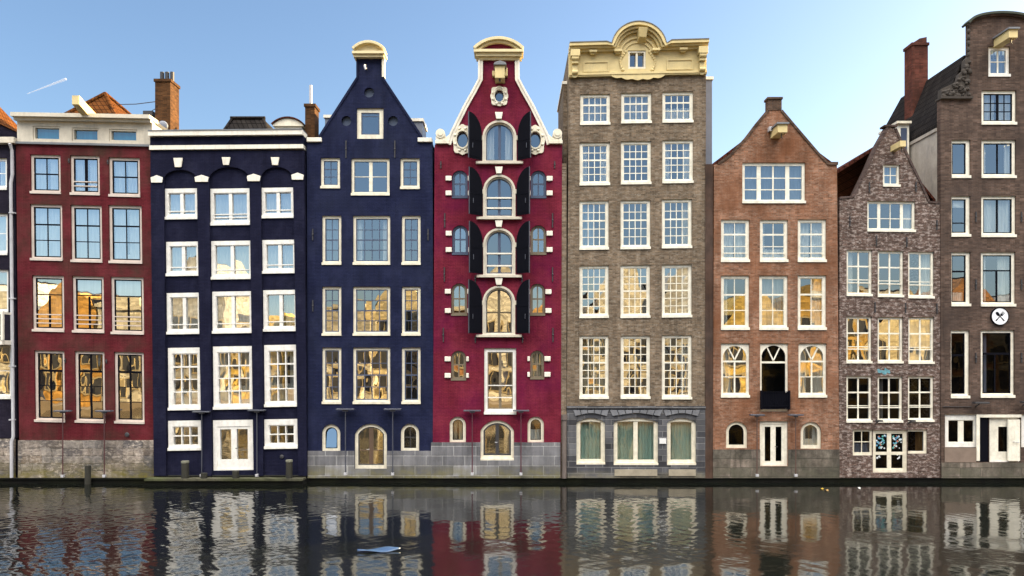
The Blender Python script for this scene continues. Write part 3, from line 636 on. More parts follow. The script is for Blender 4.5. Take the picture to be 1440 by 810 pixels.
H.anchors([(226, 328), (288, 326), (361, 325), (424, 322), (227, 400), (289, 398), (363, 398), (425, 396), (231, 480), (292, 480)], 16)
m = MB(); m.blob((PX(397), H.fy-.02, PZ(642)), (.1, .03, .1)); m.build('vent_hole', IRON, H.root)

# ================================================================== dark blue gabled house
H = House('canal_house', 'dark blue gabled house with cream arched cap on its narrow neck and three round holes', 431, 608.5, fy=0)
kw = dict(fw=4.1, sill=4.8, fm=CREAM)
H.window((501.7, 539, 152, 195), fw=6.5, sill=7, fm=CREAM, bm=NAVYTRIM, sash=.05, sm=NAVYTRIM, h=[(.12, .03)], ledge=0)
for r in ((451, 478, 222, 264), (563, 590, 222.5, 265)): H.window(r, v=[.5], h=[.33, .67], bm=NAVYTRIM, sash=.04, sm=NAVYTRIM, **kw)
H.window((494, 547.7, 222.7, 274), v=[(.5, .16)], h=[(.5, .03)], bm=CREAM, sash=.03, sm=NAVYTRIM, **kw)
for a, b in ((303.3, 371.5), (403.2, 471), (488.9, 567)):
    old = GLASSOLD if a > 480 else GLASS
    for x0, x1 in ((453, 479.8), (565, 591.3)): H.window((x0, x1, a, b), v=[.5], h=[.25, (.5, .06), .75], bm=NAVYTRIM, sash=.05, sm=NAVYTRIM, gm=old, cur=['full'] if a < 400 and x0 < 500 else None, cm=cloth_mat('grey_blue_curtain_cloth', (.18, .24, .34)), **kw)
    H.window((496.5, 548.6, a, b), v=[.25, .5, .75], h=[.25, (.5, .06), .75], bm=NAVYTRIM, sash=.05, sm=NAVYTRIM, gm=old, cur=['both:.15'] if a < 400 else None, **kw)
kw = dict(fw=5, sill=4, fm=CREAM, ledge=0)
H.window((452.6, 478.4, 596.6, 634.4), arch=12.9, gm=glass_mat('hopper_glass', .55, 0), sash=.04, tilt=.0, lean=.17, **kw)
H.window((563.5, 589.3, 596, 634), arch=12.9, v=[.5], h=[.5], bm=IRON, sash=.03, gm=GLASSOLD, **kw)
d = H.window((498.8, 544, 596, 659.4), fw=5, sill=5.5, fm=CREAM, ledge=0, arch=15, v=[(.5, .2)], h=[.62], bm=paint_mat('brown_door_paint', (.10, .065, .045), .4, .2), sash=.05, sm=IRON, gm=GLASSOLD, name='door')
m = MB(); m.tube([(PX(519), H.fy+.03, PZ(632)), (PX(519), H.fy-.05, PZ(632)), (PX(516), H.fy-.05, PZ(632))], .018, 6); m.build('door_handle', PIPE, d)
def disc(cx, cy, rx, ry=None, n=20): ry = ry or rx; return [(PX(cx)+rx/S*math.cos(2*math.pi*i/n), PZ(cy)+ry/S*math.sin(2*math.pi*i/n)) for i in range(n)]
for c in ((519, 130), (487, 170), (552.7, 170)):
    H.holes.append(disc(c[0], c[1], 7))
    m = MB(); m.prism(disc(c[0], c[1], 7.4), H.fy+.18, H.fy+.22); m.build('round_shutter', NAVYTRIM, H.root)
out = [(433, 672), (610, 672), (608, 199), (590, 199), (594, 192), (539, 109), (539, 79), (501.7, 79), (501.7, 109), (448, 192), (449, 199), (431.5, 199)]
H.wall(out, W_NAVY2)
m = MB(); m.strip(P([(448, 191.5), (501.2, 108.7), (501.2, 79.2)]), .10, H.fy-.05, H.fy-.002); m.build('gable_edge', W_NAVY2, H.root); m = MB(); m.strip(P([(539.5, 79.2), (539.5, 108.7), (594.3, 191.5)]), .10, H.fy-.05, H.fy-.002); m.build('gable_edge', W_NAVY2, H.root)
H.bar('cornice', 537.5, 541, 84, 109, -.1, .2, CREAM)
for a, b, c in ((432, 452.7, 194.2), (587.7, 607.5, 194.4)): H.bar('shoulder_cap', a, b, c, c+6, -.12, .42, STONEWHITE, bevel=.02)
f = H.fy; m = MB()
m.box(PX(498.5), PX(541), f-.25, f+.4, PZ(83), PZ(79.4)); m.box(PX(497), PX(542.6), f-.35, f+.45, PZ(79.2), PZ(75.5))
m.prism(arch_pts(PX(499.5), PX(540), PZ(75.4), PZ(72.5), PZ(64)), f-.16, f+.4)
m.strip([p for p in arch_pts(PX(496.7), PX(542.7), PZ(75.4), PZ(71), PZ(61))[2:]][::-1], .12, f-.38, f+.45); m.build('gable_cap', paint_mat('gold_cream_stone', (.66, .56, .33), .6, .2), H.root, bevel=.01)
m = MB(); m.tube([(PX(515.7), f, PZ(97)), (PX(515.7), f-.45, PZ(97)), (PX(515.7), f-.5, PZ(100)), (PX(517), f-.48, PZ(103))], .05, 8); m.build('hoist_hook', PIPE, H.root)
H.plinth(433, 610, 634, 672, B_GREY)
H.body(431, 608.5, PZ(200), 9, W_NAVY2); H.gable_roof(447, 593, PZ(203), 520, PZ(116), 6, R_DARK)
for x0, x1, yt, yb in ((580, 594, 167, 194), (457, 466, 162, 190)):
    p, q = at(x0, yt, 1.6), at(x1, yt, 1.6); m = MB(); m.box(p.x, q.x, 1.6, 3.2, PZ(200), p.z-.14); m.box(p.x-.06, q.x+.06, 1.52, 3.3, p.z-.138, p.z, 1); m.build('roof_dormer', [ZINC, STONEWHITE], H.root)
H.anchors([(486.7, 210), (555.3, 210)], 24); H.anchors([(440, 330), (602, 330), (440, 430)], 16)

# ================================================================== crimson house
H = House('canal_house', 'crimson warehouse house with black shutters and cream trimmed bell gable', 609.5, 790, fy=-.02)
f = H.fy; CX = 701.6
for (r, hb) in (((678.5, 726.4, 169.6, 230), ()), ((679.3, 724.9, 246, 307.7), (.52, .80)), ((679.6, 724.7, 321, 389), (.52, .82)), ((678.7, 724.5, 402, 472.6), (.53,))):
    w = r[1]-r[0]
    H.window(r, arch=w/2*.98, fw=5.6, sill=5, fm=STONEWHITE, v=[(.5, .13)], h=[(q, .07) for q in hb], bm=NAVYTRIM if r[2] < 390 else paint_mat('olive_frame_paint', (.10, .08, .05), .4, .2), sash=.05, sm=NAVYTRIM if r[2] < 390 else IRON, ledge=.12, gm=GLASSOLD if r[2] > 400 else GLASS, cur=['both:.28'] if r[2] < 240 else None)
    win = [o for o in H.root.children if o.name.startswith('window')][-1]
    if hb and r[2] < 390:
        m = MB(); zt, zb = PZ(r[2]+5.6), PZ(r[3]-5)
        for q in hb: m.box(PX(r[0]+5), PX(r[1]-5), f+.03, f+.06, zt-(zt-zb)*q-.035, zt-(zt-zb)*q+.035)
        m.build('rail', STONEWHITE, win)
    # cream arch moulding round the opening, keystone, sill brackets
    m = MB(); o1 = arch_pts(PX(r[0]), PX(r[1]), PZ(r[3]), PZ(r[2]+w/2), PZ(r[2])); o2 = arch_pts(PX(r[0]+3), PX(r[1]-3), PZ(r[3])+.12, PZ(r[2]+w/2), PZ(r[2]+3)); m.ring(o1, o2, f-.07, f-.002)
    for x in (r[0]-1.5, r[1]+1.5): m.box(PX(x-2), PX(x+2), f-.09, f-.003, PZ(r[2]+w/2+4), PZ(r[2]+w/2-2))
    m.build('arch_moulding', OLDCREAM, win)
    ky = r[2]-10.5; H.poly('keystone', [(CX-3.6, ky+9.5), (CX+3.6, ky+9.5), (CX+5.4, ky), (CX-5.4, ky)], -.16, -.002, STONEWHITE, bevel=.015)
    m = MB(); m.box(PX(r[0]-9), PX(r[1]+9), f-.2, f-.003, PZ(r[3]+1.5), PZ(r[3]-2)); m.build('sill', OLDCREAM, win)
    # shutters, hinged at the jambs and swung out some 140 degrees
    for sgn in (-1, 1):
        hx = PX(r[0]-.6) if sgn < 0 else PX(r[1]+1.4); wd, th = .76, math.radians(41)
        zb, zsp, zt = PZ(r[3]-3.5), PZ(r[2]+w/2-2), PZ(r[2]-7)
        prof = [(0, zb), (wd, zb), (wd, zt)] + [(wd*(1-math.sin(a)), zsp+(zt-zsp)*math.cos(a)) for a in [math.pi/2*i/8 for i in range(1, 9)]]
        m = MB(); fn = lambda p: Vector((hx + sgn*(p.x*math.cos(th) + p.y*math.sin(th)), f-.13 - p.x*math.sin(th) + p.y*math.cos(th), p.z))
        m.prism(prof, 0, .05, 0, fn)
        m.box(.06, wd-.06, -.012, -.001, zb+.1, zb+.2, 0, fn); m.box(.06, wd-.06, -.012, -.001, zsp-.3, zsp-.2, 0, fn)
        m.box(wd+.001, wd+.016, -.006, .056, zb, zt, 1, fn)
        m.tube([fn(Vector((wd*.75, -.03, (zb+zsp)/2-.1))), fn(Vector((wd*.75, -.03, (zb+zsp)/2+.12)))], .02, 6, 1)
        m.build('shutter', [BLACK, GREYLAMP], win)
def small(r, frame, g, cm=None, b=None):
    H.window(r, arch=(r[1]-r[0])/2*.95, fw=3, sill=3, fm=frame, sash=.03, sm=frame, v=[(.5, .06)], h=[(.48, .07)], bm=b or frame, gm=g, ledge=.03, cur=['full'] if cm else None, cm=cm)
    win = [o for o in H.root.children if o.name.startswith('window')][-1]; xo = -1 if r[0] < CX else 1
    for y in (r[2]+11.5, r[3]-6):
        for s2, ww in ((xo, 8.5), (-xo, 3.6)):
            e = r[0] if s2 < 0 else r[1]; a, b2 = (e-ww-.5, e-.5) if s2 < 0 else (e+.5, e+ww+.5)
            m = MB(); m.box(PX(a), PX(b2), f-.09, f-.002, PZ(y+3.4), PZ(y-3.4)); m.build('stone_block', STONEWHITE, win, .02)
OLIVE = paint_mat('olive_brown_paint', (.16, .13, .09), .5, .2)
small((635.8, 657.6, 239.8, 278), NAVYTRIM, GLASS); small((746.4, 768, 240, 278), NAVYTRIM, GLASS)
small((636, 658.2, 317, 357.5), NAVYTRIM, GLASSPALE); small((746, 768, 317, 357.5), OLIVE, GLASSOLD)
small((634.8, 656.9, 398.5, 443), OLIVE, GLASSPALE); small((745.7, 766.3, 399, 443), OLIVE, GLASSOLD, CURTY)
small((634.5, 655.3, 493.3, 534), OLIVE, GLASSOLD); small((745.7, 765, 493, 532.5), OLIVE, GLASS, CURTY)
H.window((681, 725.7, 489.6, 581.6), fw=5.2, sill=7, top=6, v=[(.5, .13)], bm=OLIVE, sash=.05, sm=OLIVE, gm=GLASSOLD, rails=(.59, .81))
H.window((632.3, 655, 586, 622), arch=11.3, fw=4.6, sill=3.5, fm=CREAM, sash=.03, cur=['both:.4'], cm=CURTY, ledge=0)
H.window((742, 764.8, 585.8, 622), arch=11.3, fw=4.6, sill=3.5, fm=CREAM, sash=.03, cur=['low:.5'], ledge=0)
d = H.window((675.7, 722.6, 591, 647), arch=15, fw=4.6, sill=7, fm=CREAM, ledge=.04, v=[(.5, .16)], bm=IRON, sash=.08, sm=IRON, gm=GLASSOLD, name='door')
m = MB(); m.tube([(PX(699), f+.03, PZ(622)), (PX(699), f-.05, PZ(622)), (PX(696), f-.05, PZ(622))], .018, 6); m.build('door_handle', PIPE, d)
# oval openings with carved cream surrounds
def cartouche(cx, cy, w, h, gx, gy, lobes=8):
    H.holes.append(disc(cx, cy, gx, gy, 24))
    o = []
    for i in range(48):
        t = 2*math.pi*i/48; ct, st = math.cos(t), math.sin(t); q = (abs(ct)**3.2 + abs(st)**3.2)**(-1/3.2); q *= 1 + .05*math.cos(lobes*t)
        o.append((PX(cx)+w/2/S*q*ct, PZ(cy)+h/2/S*q*st))
    inn = [(PX(cx)+gx/S*math.cos(2*math.pi*i/48), PZ(cy)+gy/S*math.sin(2*math.pi*i/48)) for i in range(48)]
    m = MB(); m.ring(o, inn, f-.09, f-.002)
    mid = [((a[0]*.55+b[0]*.45), (a[1]*.55+b[1]*.45)) for a, b in zip(o, inn)]; m.ring([((a[0]*.25+b[0]*.75), (a[1]*.25+b[1]*.75)) for a, b in zip(o, inn)], [((a[0]*.08+b[0]*.92), (a[1]*.08+b[1]*.92)) for a, b in zip(o, inn)], f-.14, f-.092)
    for k in range(lobes):
        t = 2*math.pi*(k+.5)/lobes; i = int((k+.5)/lobes*48); m.blob((mid[i][0], f-.09, mid[i][1]), (.075, .06, .075), n=5)
    win = m.build('oval_window', CREAM, H.root)
    m = MB(); m.add([(x, f+.14, z) for x, z in inn], [tuple(range(48))]); m.build('pane', GLASS, win)
    m = MB(); m.ring([(PX(cx)+(gx)/S*math.cos(2*math.pi*i/32), PZ(cy)+(gy)/S*math.sin(2*math.pi*i/32)) for i in range(32)], [(PX(cx)+(gx-1.2)/S*math.cos(2*math.pi*i/32), PZ(cy)+(gy-1.2)/S*math.sin(2*math.pi*i/32)) for i in range(32)], f+.08, f+.16); m.build('sash', NAVYTRIM, win)
cartouche(650.5, 197, 26.5, 41, 7.8, 11); cartouche(752.5, 197.5, 26.5, 40, 7.8, 11); cartouche(702.2, 136, 24, 27, 6.2, 8.2)
left = [(611.3, 203.4), (629, 203.4), (633, 192), (655, 150), (668, 127), (675.5, 112), (676.5, 85)]
out = [(608.5, 672), (788.5, 672), (790.5, 203.4)] + [(2*CX-x, y) for x, y in left[1:]] + left[::-1]
H.wall(out, W_CRIMSON)
edge = [(628.5, 203), (632, 191), (652, 150), (665, 127), (673, 112), (673.2, 86)]
edge2 = [(628.3, 203), (631.5, 191), (651.5, 150), (664.5, 127), (672.3, 112), (672.5, 86)]
for sx in (0, 1):
    mm_ = lambda l: l if not sx else [(2*CX-x, y) for x, y in l[::-1]]
    m = MB(); m.strip(P(mm_(edge)), .2, f-.1, f-.002); m.strip(P(mm_(edge2)), .09, f-.14, f+.34); m.build('gable_trim', STONEWHITE, H.root)
m = MB()
m.box(PX(672.5), PX(730.8), f-.15, f+.35, PZ(86), PZ(82.5)); m.box(PX(669.5), PX(733.8), f-.3, f+.4, PZ(82.4), PZ(78)); m.box(PX(667), PX(736), f-.42, f+.45, PZ(77.9), PZ(74))
ar = lambda a, b, y0, ys, y1: arch_pts(PX(a), PX(b), PZ(y0), PZ(ys), PZ(y1))
m.strip(ar(666, 736.5, 74, 71, 56.5)[2:][::-1], .13, f-.44, f+.45); m.strip(ar(671, 731.5, 74, 73, 60.6)[2:][::-1], .10, f-.3, f+.4)
m.prism(ar(674, 728, 73.9, 73.5, 63), f-.12, f+.35, 1); m.build('gable_cap', [paint_mat('gold_cream_stone', (.66, .56, .33), .6, .2), W_CRIMSON], H.root, bevel=.008)
for sx in (-1, 1):
    cx = CX + sx*79.5; m = MB(); g = lambda dx, y: (PX(cx+sx*dx), PZ(y))
    m.box(min(PX(cx-9.7), PX(cx+9.7)), max(PX(cx-9.7), PX(cx+9.7)), f-.16, f+.4, PZ(203.2), PZ(198.6))
    q = [g(9, 198.5), g(-10, 198.5), g(-9, 191), g(-2, 196), g(2, 190), g(9, 192)]
    m.prism(q if sx < 0 else q, f-.12, f+.34)
    m.tube([(PX(cx+sx*2.5), f-.16, PZ(189)), (PX(cx+sx*2.5), f+.34, PZ(189))], .22, 14); m.tube([(PX(cx+sx*2.5), f-.2, PZ(189)), (PX(cx+sx*2.5), f-.161, PZ(189))], .12, 12); m.build('volute', CREAM, H.root, bevel=.012)
m = MB(); m.box(PX(696.5), PX(710), f-.75, f-.003, PZ(118), PZ(101)); m.box(PX(692.5), PX(696.2), f-.3, f-.003, PZ(110), PZ(103)); m.box(PX(710.3), PX(713.8), f-.3, f-.003, PZ(110), PZ(99)); m.prism(P([(694.5, 100.8), (712.5, 100.8), (711, 97.5), (703.5, 95), (696, 97.5)]), f-.85, f-.004, 1)
m.tube([(PX(703), f-.6, PZ(118)), (PX(703), f-.6, PZ(121.5))], .05, 8, 2); m.build('hoist_beam', [BUFF, LEAD, IRON], H.root, bevel=.012)
H.plinth(606.5, 788, 622, 672, B_GREY, proud=.06)
H.body(609.5, 790, PZ(204), 9, W_CRIMSON); H.gable_roof(627, 776, PZ(206), CX, PZ(118), 9, R_DARK)
H.anchors([(625.5, 310), (777, 310), (625, 386), (777, 386), (623.5, 471), (777.5, 471)], 20); H.anchors([(668.5, 477), (735, 477), (668.5, 392), (734, 392), (620, 232), (780, 232)], 10)
WHITE_, WHITE = WHITE, paint_mat('ivory_paint', (.79, .755, .65), .45, .28, scale=3.5, dirtcol=(.50, .46, .37))
# ================================================================== brown brick house with the buff cornice
H = House('canal_house', 'tall brown brick house with carved buff cornice arched over a small attic window', 790, 999, fy=.02)
f = H.fy
kx, kz = .014, -.0
H.kx = .012
kw = dict(fw=4.2, sill=5, fm=WHITE, bw=.035, bm=WHITE, sash=.03, sm=WHITE)
for i, r in enumerate(((816, 858, 132, 174.6), (873.7, 916.3, 130.3, 172.4), (931.7, 975, 128.6, 171.5))): H.window(r, v=cols(4), h=[(.31, .07), .66], cur=['full'] if i < 2 else ['low:.5'], cm=None if i == 2 else cloth_mat('pale_grey_curtain_cloth', (.42, .46, .5)), **kw)
for i, r in enumerate(((815.3, 857.6, 200, 259.7), (873.4, 915.7, 198.2, 258.2), (931.7, 975, 196.6, 256.6))): H.window(r, v=cols(4), h=[.19, (.40, .07), .6, .8], cur=['right:.25', 'left:.2'] if i != 1 else None, **kw)
for i, r in enumerate(((815, 856, 282, 350.2), (872.8, 914.8, 281.2, 349.4), (931, 973, 279.8, 348.1))): H.window(r, v=cols(4), h=[.2, (.40, .07), .6, .8], cur=['right:.22'] if i == 2 else ['left:.5'] if i == 0 else None, cm=CURTY if i == 2 else cloth_mat('pale_blue_curtain_cloth', (.3, .42, .55)), **kw)
for i, r in enumerate(((815, 856, 373.3, 446.2), (872.8, 914.3, 372.6, 446.1), (931, 973, 372, 445.4))): H.window(r, v=cols(4), h=[.18, .34, (.5, .07), .67, .84], cur=['right:.25'] if i == 2 else None, gm=GLASSOLD, tilt=.006, **kw)
H.kx = 0
for i, r in enumerate(((815, 856, 472, 560), (873, 914.4, 472, 560), (931, 973, 471.2, 560.6))): H.window(r, v=cols(4), h=[.14, .28, (.43, .07), .57, .71, .86], cur=['full'] if i == 0 else ['right:.3'] if i == 2 else None, cm=CURTY if i == 0 else CURT, gm=GLASSOLD, tilt=.006, **kw)
kw = dict(fm=CREAM, arch=6.5, fw=5.5, sill=6.5, ledge=.03, cur=['full'], cm=cloth_mat('teal_curtain_cloth', (.30, .44, .38), .3), gm=glass_mat('curtained_window_glass', .26, .004), sash=.03, sm=CREAM)
H.window((810.7, 851, 588, 653), **kw); H.window((863, 925.7, 587.6, 653.8), v=[(.5, .2)], bm=CREAM, **kw); H.window((938, 979, 588, 653.8), **kw)
nh = len(H.holes); H.window((883, 907.7, 72, 97.3), fw=2.8, sill=3, fm=CREAM, v=[(.5, .09)], bm=CREAM, rec=-.06, ledge=0, gm=GLASS)
ah = H.holes[nh:]; H.holes = H.holes[:nh]
H.wall([(797, 572), (991.5, 572), (993, 106), (800, 110.5)], W_BROWN)
# ground floor of blue stone, with a projecting string course and flat arches of rubbed blocks
H.plinth(797.3, 991.6, 573.5, 672, B_BLUESTONE, proud=.04)
hs = [h for h in H.holes if min(p[1] for p in h) < PZ(600)]
m = MB(); m.holed(P([(797.3, 672), (991.6, 672), (991.6, 572.6), (797.3, 572.6)]), hs, f+.002, f+.3); m.build('lower_wall', B_BLUESTONE, H.root)
m = MB(); m.box(PX(797), PX(992), f-.1, f-.003, PZ(574), PZ(571)); m.build('string_course', B_BLUESTONE, H.root)
for (a, b) in ((807, 855), (859, 930), (934, 983)):
    cx = (a+b)/2; m = MB(); n = 5 if b-a < 60 else 7
    for i in range(n):
        x0, x1 = a+(b-a)*i/n+.5, a+(b-a)*(i+1)/n-.5; sl = .18
        m.prism(P([(x0+(cx-x0)*sl*.3, 585-5*(1-abs(x0-cx)/(b-a)*2)), (x1+(cx-x1)*sl*.3, 585-5*(1-abs(x1-cx)/(b-a)*2)), (x1-(cx-x1)*.06, 576.5), (x0-(cx-x0)*.06, 576.5)]), f-.075, f-.042)
    m.build('flat_arch', paint_mat('blue_grey_stone', (.17, .175, .195), .8, .4), H.root, .008)
H.bar('sill_course', 864, 924, 660, 669, -.09, -.043, paint_mat('buff_stone', (.33, .29, .22), .85, .35)); H.bar('sill_course', 940, 978, 660, 669, -.09, -.043, paint_mat('buff_stone', (.33, .29, .22), .85, .35))
# cornice
def ctop(x, o=0): return (66.5 + (61.5-66.5)*(x-800)/193.3) + o
ac, ar_ = 896.3, 37.7
def arc(rr, y0, n=18, a0=0.0): return [(ac - rr*math.cos(math.pi*i/n*(1-2*a0)+math.pi*a0), y0 - (rr*.93)*math.sin(math.pi*i/n*(1-2*a0)+math.pi*a0)) for i in range(n+1)]
def cline(dr, dy): return [(800, ctop(800, dy)), (ac-ar_-6+dr, ctop(858, dy))] + arc(ar_-dr, 72.3+dy*.25, 18, .05) + [(ac+ar_+6-dr, ctop(934, dy)), (993.3, ctop(993, dy))]
panel = [(800, 109.5), (993, 105.3), (993, ctop(993, 3)), (938, ctop(934, 3))] + arc(ar_-2, 72.3, 18, .05)[::-1] + [(855, ctop(858, 3)), (800, ctop(800, 3))]
m = MB(); m.holed(P(panel), ah, f-.1, f+.28); co = m.build('cornice', BUFF, H.root)
m = MB(); m.strip(P(cline(0, 0)), .13, f-.55, f+.3); m.strip(P(cline(3.9, 3.95)), .09, f-.42, f-.102); m.strip(P(cline(6.7, 6.7)), .1, f-.26, f-.103); m.build('crown_moulding', BUFF, co)
m = MB(); m.strip(P(cline(-1.1, -1.2)), .034, f-.58, f+.32); m.build('lead_capping', LEAD, co)
m = MB(); m.strip(P(arc(26, 78, 14, .08)), .07, f-.17, f-.104); m.strip(P(arc(21, 80, 14, .12)), .05, f-.15, f-.105); m.build('arch_relief', BUFF, co)
m = MB(); m.hexa([(PX(897), f-.5, PZ(58)), (PX(906.5), f-.5, PZ(58)), (PX(908), f-.104, PZ(62)), (PX(895.5), f-.104, PZ(62)), (PX(895.5), f-.62, PZ(46)), (PX(908), f-.62, PZ(46)), (PX(909), f-.104, PZ(46)), (PX(894.5), f-.104, PZ(46))]); m.build('keystone', BUFF, co, .015)
for x0, x1, dy in ((801.5, 814.5, 0), (979.5, 992.3, -4)):
    m = MB(); m.box(PX(x0), PX(x1), f-.5, f-.104, PZ(84+dy), PZ(74.5+dy)); m.box(PX(x0+2), PX(x1-2), f-.38, f-.105, PZ(93+dy), PZ(84.2+dy)); m.box(PX(x0+3), PX(x1-3), f-.26, f-.106, PZ(106+dy), PZ(93.2+dy))
    xm = PX((x0+x1)/2); m.tube([(xm-.16, f-.36, PZ(86+dy)), (xm+.16, f-.36, PZ(86+dy))], .12, 10); m.tube([(xm-.13, f-.24, PZ(104+dy)), (xm+.13, f-.24, PZ(104+dy))], .1, 10); m.prism(P([(x0+2, 106.2+dy), (x1-2, 106.2+dy), (x1-4, 111+dy), (x0+4, 111+dy)][::-1]), f-.2, f-.107)
    m.build('console', BUFF, co, .015)
for x in (833, 868, 921, 959):
    y = ctop(x)+8.5; m = MB(); m.box(PX(x-5.5), PX(x+5.5), f-.4, f-.107, PZ(y+3.2), PZ(y)); m.box(PX(x-3.5), PX(x+3.5), f-.3, f-.108, PZ(y+5.5), PZ(y+3.3)); m.build('modillion', BUFF, co, .01)
for (a, b) in ((820, 856), (937, 974)):
    ya = ctop((a+b)/2)+22; m = MB(); m.ring([(PX(a), PZ(ya+15)), (PX(b), PZ(ya+14.4)), (PX(b), PZ(ya-.6)), (PX(a), PZ(ya))], [(PX(a+2), PZ(ya+13)), (PX(b-2), PZ(ya+12.4)), (PX(b-2), PZ(ya+1.4)), (PX(a+2), PZ(ya+2))], f-.14, f-.103); m.build('panel_frame', BUFF, co)
m = MB(); m.strip(P([(800, 104.5), (993, 100.6)]), .1, f-.19, f-.103); m.strip(P([(800, 107.6), (993, 103.6)]), .06, f-.15, f-.1035)
sc = [(858, 105)]; 
for i in range(25):
    t = i/24; x = 858+76*t; sc.append((x, 107.5 + 4.5*math.sin(math.pi*t) + 2.2*abs(math.sin(math.pi*t*5))))
sc += [(934, 103.6)]; m.prism(P(sc), f-.16, f-.1045); m.build('apron_moulding', BUFF, co)
for sx in (-1, 1):
    m = MB()
    for i in range(9):
        t = i/8; x = 896+sx*(17+6*math.sin(t*3)+3*t); y = 74+t*25; m.blob((PX(x), f-.11, PZ(y)), (.07+.03*math.sin(t*7), .05, .08), n=5)
    m.build('scroll_relief', BUFF, co)
H.body(799, 993, PZ(111), 5, W_BROWN); H.flat_roof(799, 993, PZ(75), 5, ROOFFELT)
for xa in (PX(799)+.02, PX(993)-.27): m = MB(); m.box(xa, xa+.25, f+.302, f+5, PZ(111)+.004, PZ(75)); m.build('parapet', W_BROWN, H.root)
# set-back wider block: brick flank over the crimson house, zinc flank with white edge over the orange one
m = MB(); z1 = at(790, 118.5, .9).z; xa = at(792, 118, 1).x; xb = at(1001.5, 112, 1).x
m.box(xa, PX(799)+.015, f+.9, f+5, .3, z1); m.build('flank_wall', W_BROWN, H.root)
m = MB(); m.box(xa-.06, PX(799)+.014, f+.84, f+5.05, z1+.002, z1+.14); m.build('flank_coping', STONEWHITE, H.root); m = MB(); m.box(PX(993)-.014, xb+.06, f+.94, f+5.05, z1+.26, z1+.4); m.build('flank_coping', STONEWHITE, H.root)
m = MB(); m.box(PX(993)-.015, xb, f+1, f+5, .3, z1+.258); m.build('flank_wall', ZINC, H.root)
# dark pilaster strip and rain pipe in the joint with the crimson house
TIMBER = brick_mat('dark_timber_post', (.075, .045, .033), (.085, .052, .04), (.07, .042, .03), bw=8, bh=2.4, ms=.003, paint=True, stain=.5, blotch=(.05, .04, .036))
m = MB(); m.box(PX(789.2), PX(796.6), f-.03, f+.85, .3, PZ(230)); m.build('joint_post', W_BROWN, H.root)
m = MB(); x = PX(793.3); m.tube([(x, f-.14, PZ(672)), (x, f-.14, PZ(586))], .11, 10); m.tube([(x, f-.14, PZ(590)), (x, f-.14, PZ(583))], .15, 10); m.build('downpipe', paint_mat('brown_grey_pipe', (.13, .105, .095), .6, .35), H.root)

# ================================================================== orange brick house
H = House('canal_house', 'orange brick house with plain pointed gable and black railed french window', 992, 1178, fy=.0)
f = H.fy; Ho = H
H.window((1044, 1132.5, 228.5, 285), fm=WHITE, fw=4.5, sill=5, v=[(.25, .19), (.5, .07), (.75, .19)], h=[.36, .7], bw=.04, bm=WHITE, cur=['full'], cm=cloth_mat('grey_blue_curtain_cloth', (.18, .24, .34)), ledge=.06)
kw = dict(fw=4.4, sill=5.5, fm=WHITE, bm=WHITE, sash=.03, sm=WHITE)
for i, r in enumerate(((1014, 1054, 308.7, 367.6), (1068.8, 1108, 309, 367.6), (1122, 1162, 308.4, 367.6))): H.window(r, v=[.5], h=[(.33, .08), .68], cur=['both:.46'] if i != 1 else ['left:.12', 'low:.25'], rails=(.88,), **kw)
for i, r in enumerate(((1014, 1053.7, 387.5, 463), (1067.8, 1108, 387.5, 463), (1122, 1162, 387, 463))): H.window(r, v=[.5], h=[(.34, .08), .68], cur=[['left:.2'], ['full'], ['right:.45']][i], cm=cloth_mat('pale_grey_curtain_cloth', (.42, .46, .5)) if i == 1 else None, **kw)
FAN = [(.5, .30, .2, .0, .06), (.5, .30, .8, .0, .06)]
for i, r in enumerate(((1014, 1054, 483, 558), (1123, 1162.4, 483, 558))):
    H.window(r, fm=WHITE, fw=4, sill=6, arch=23, spandrel=True, v=[(.5, .07, .32, 1)], h=[(.33, .08), .66], extra=FAN, bm=WHITE, gm=GLASSOLD, cur=['left:.35'] if i == 0 else ['right:.5', 'left:.3'])
d = H.window((1069, 1108.4, 483, 578.6), fm=WHITE, fw=3.2, sill=3.5, arch=23, spandrel=True, h=[(.265, .09)], extra=[(.5, .24, .2, .0, .06), (.5, .24, .8, .0, .06)], bm=WHITE, gm=GLASSDARK, ledge=0, name='french_window')
m = MB(); z0, z1 = PZ(575), PZ(550.5)
for z in (z0, z1-.04, z0+.12): m.box(PX(1069.5), PX(1109), f-.16, f-.12, z, z+.04)
for i in range(13): x = PX(1069.8)+i*(PX(1108.7)-PX(1069.8))/12; m.box(x-.012, x+.012, f-.15, f-.13, z0+.041, z1-.041)
for x in (PX(1069.7), PX(1108.8)): m.box(x-.03, x+.03, f-.17, f-.003, z0-.02, z1+.05)
for i in range(2): m.tube([(PX(1080+i*18), f-.14, z0+.2), (PX(1084+i*18), f-.14, z0+.45), (PX(1089+i*18), f-.14, z0+.2), (PX(1098+i*8), f-.14, z0+.5)], .012, 5)
m.box(PX(1069.8), PX(1108.7), f-.118, f-.1, z0+.05, z1-.05)
m.build('railing', BLACK, d)
H.window((1021, 1051, 592.8, 630.3), arch=15, fw=5, sill=5, fm=CREAM, ledge=0, sash=.03, gm=GLASSDARK)
H.window((1126, 1155, 593.4, 631), arch=14.5, fw=5, sill=5, fm=CREAM, ledge=0, cur=['low:.3', 'both:.25'])
d = H.window((1068.7, 1108, 592.5, 655.5), fm=WHITE, fw=4.5, sill=3, ledge=0, sash=.13, sm=WHITE, v=[(.5, .24)], h=[], gm=GLASSDARK, bm=WHITE, name='door')
m = MB(); m.tube([(PX(1090), f, PZ(628)), (PX(1090), f-.06, PZ(628)), (PX(1093), f-.06, PZ(628))], .018, 6); m.build('door_handle', IRON, d)
lg = [(1004, 232), (1010, 230), (1027, 217), (1050, 192), (1065, 172), (1079.3, 155)]
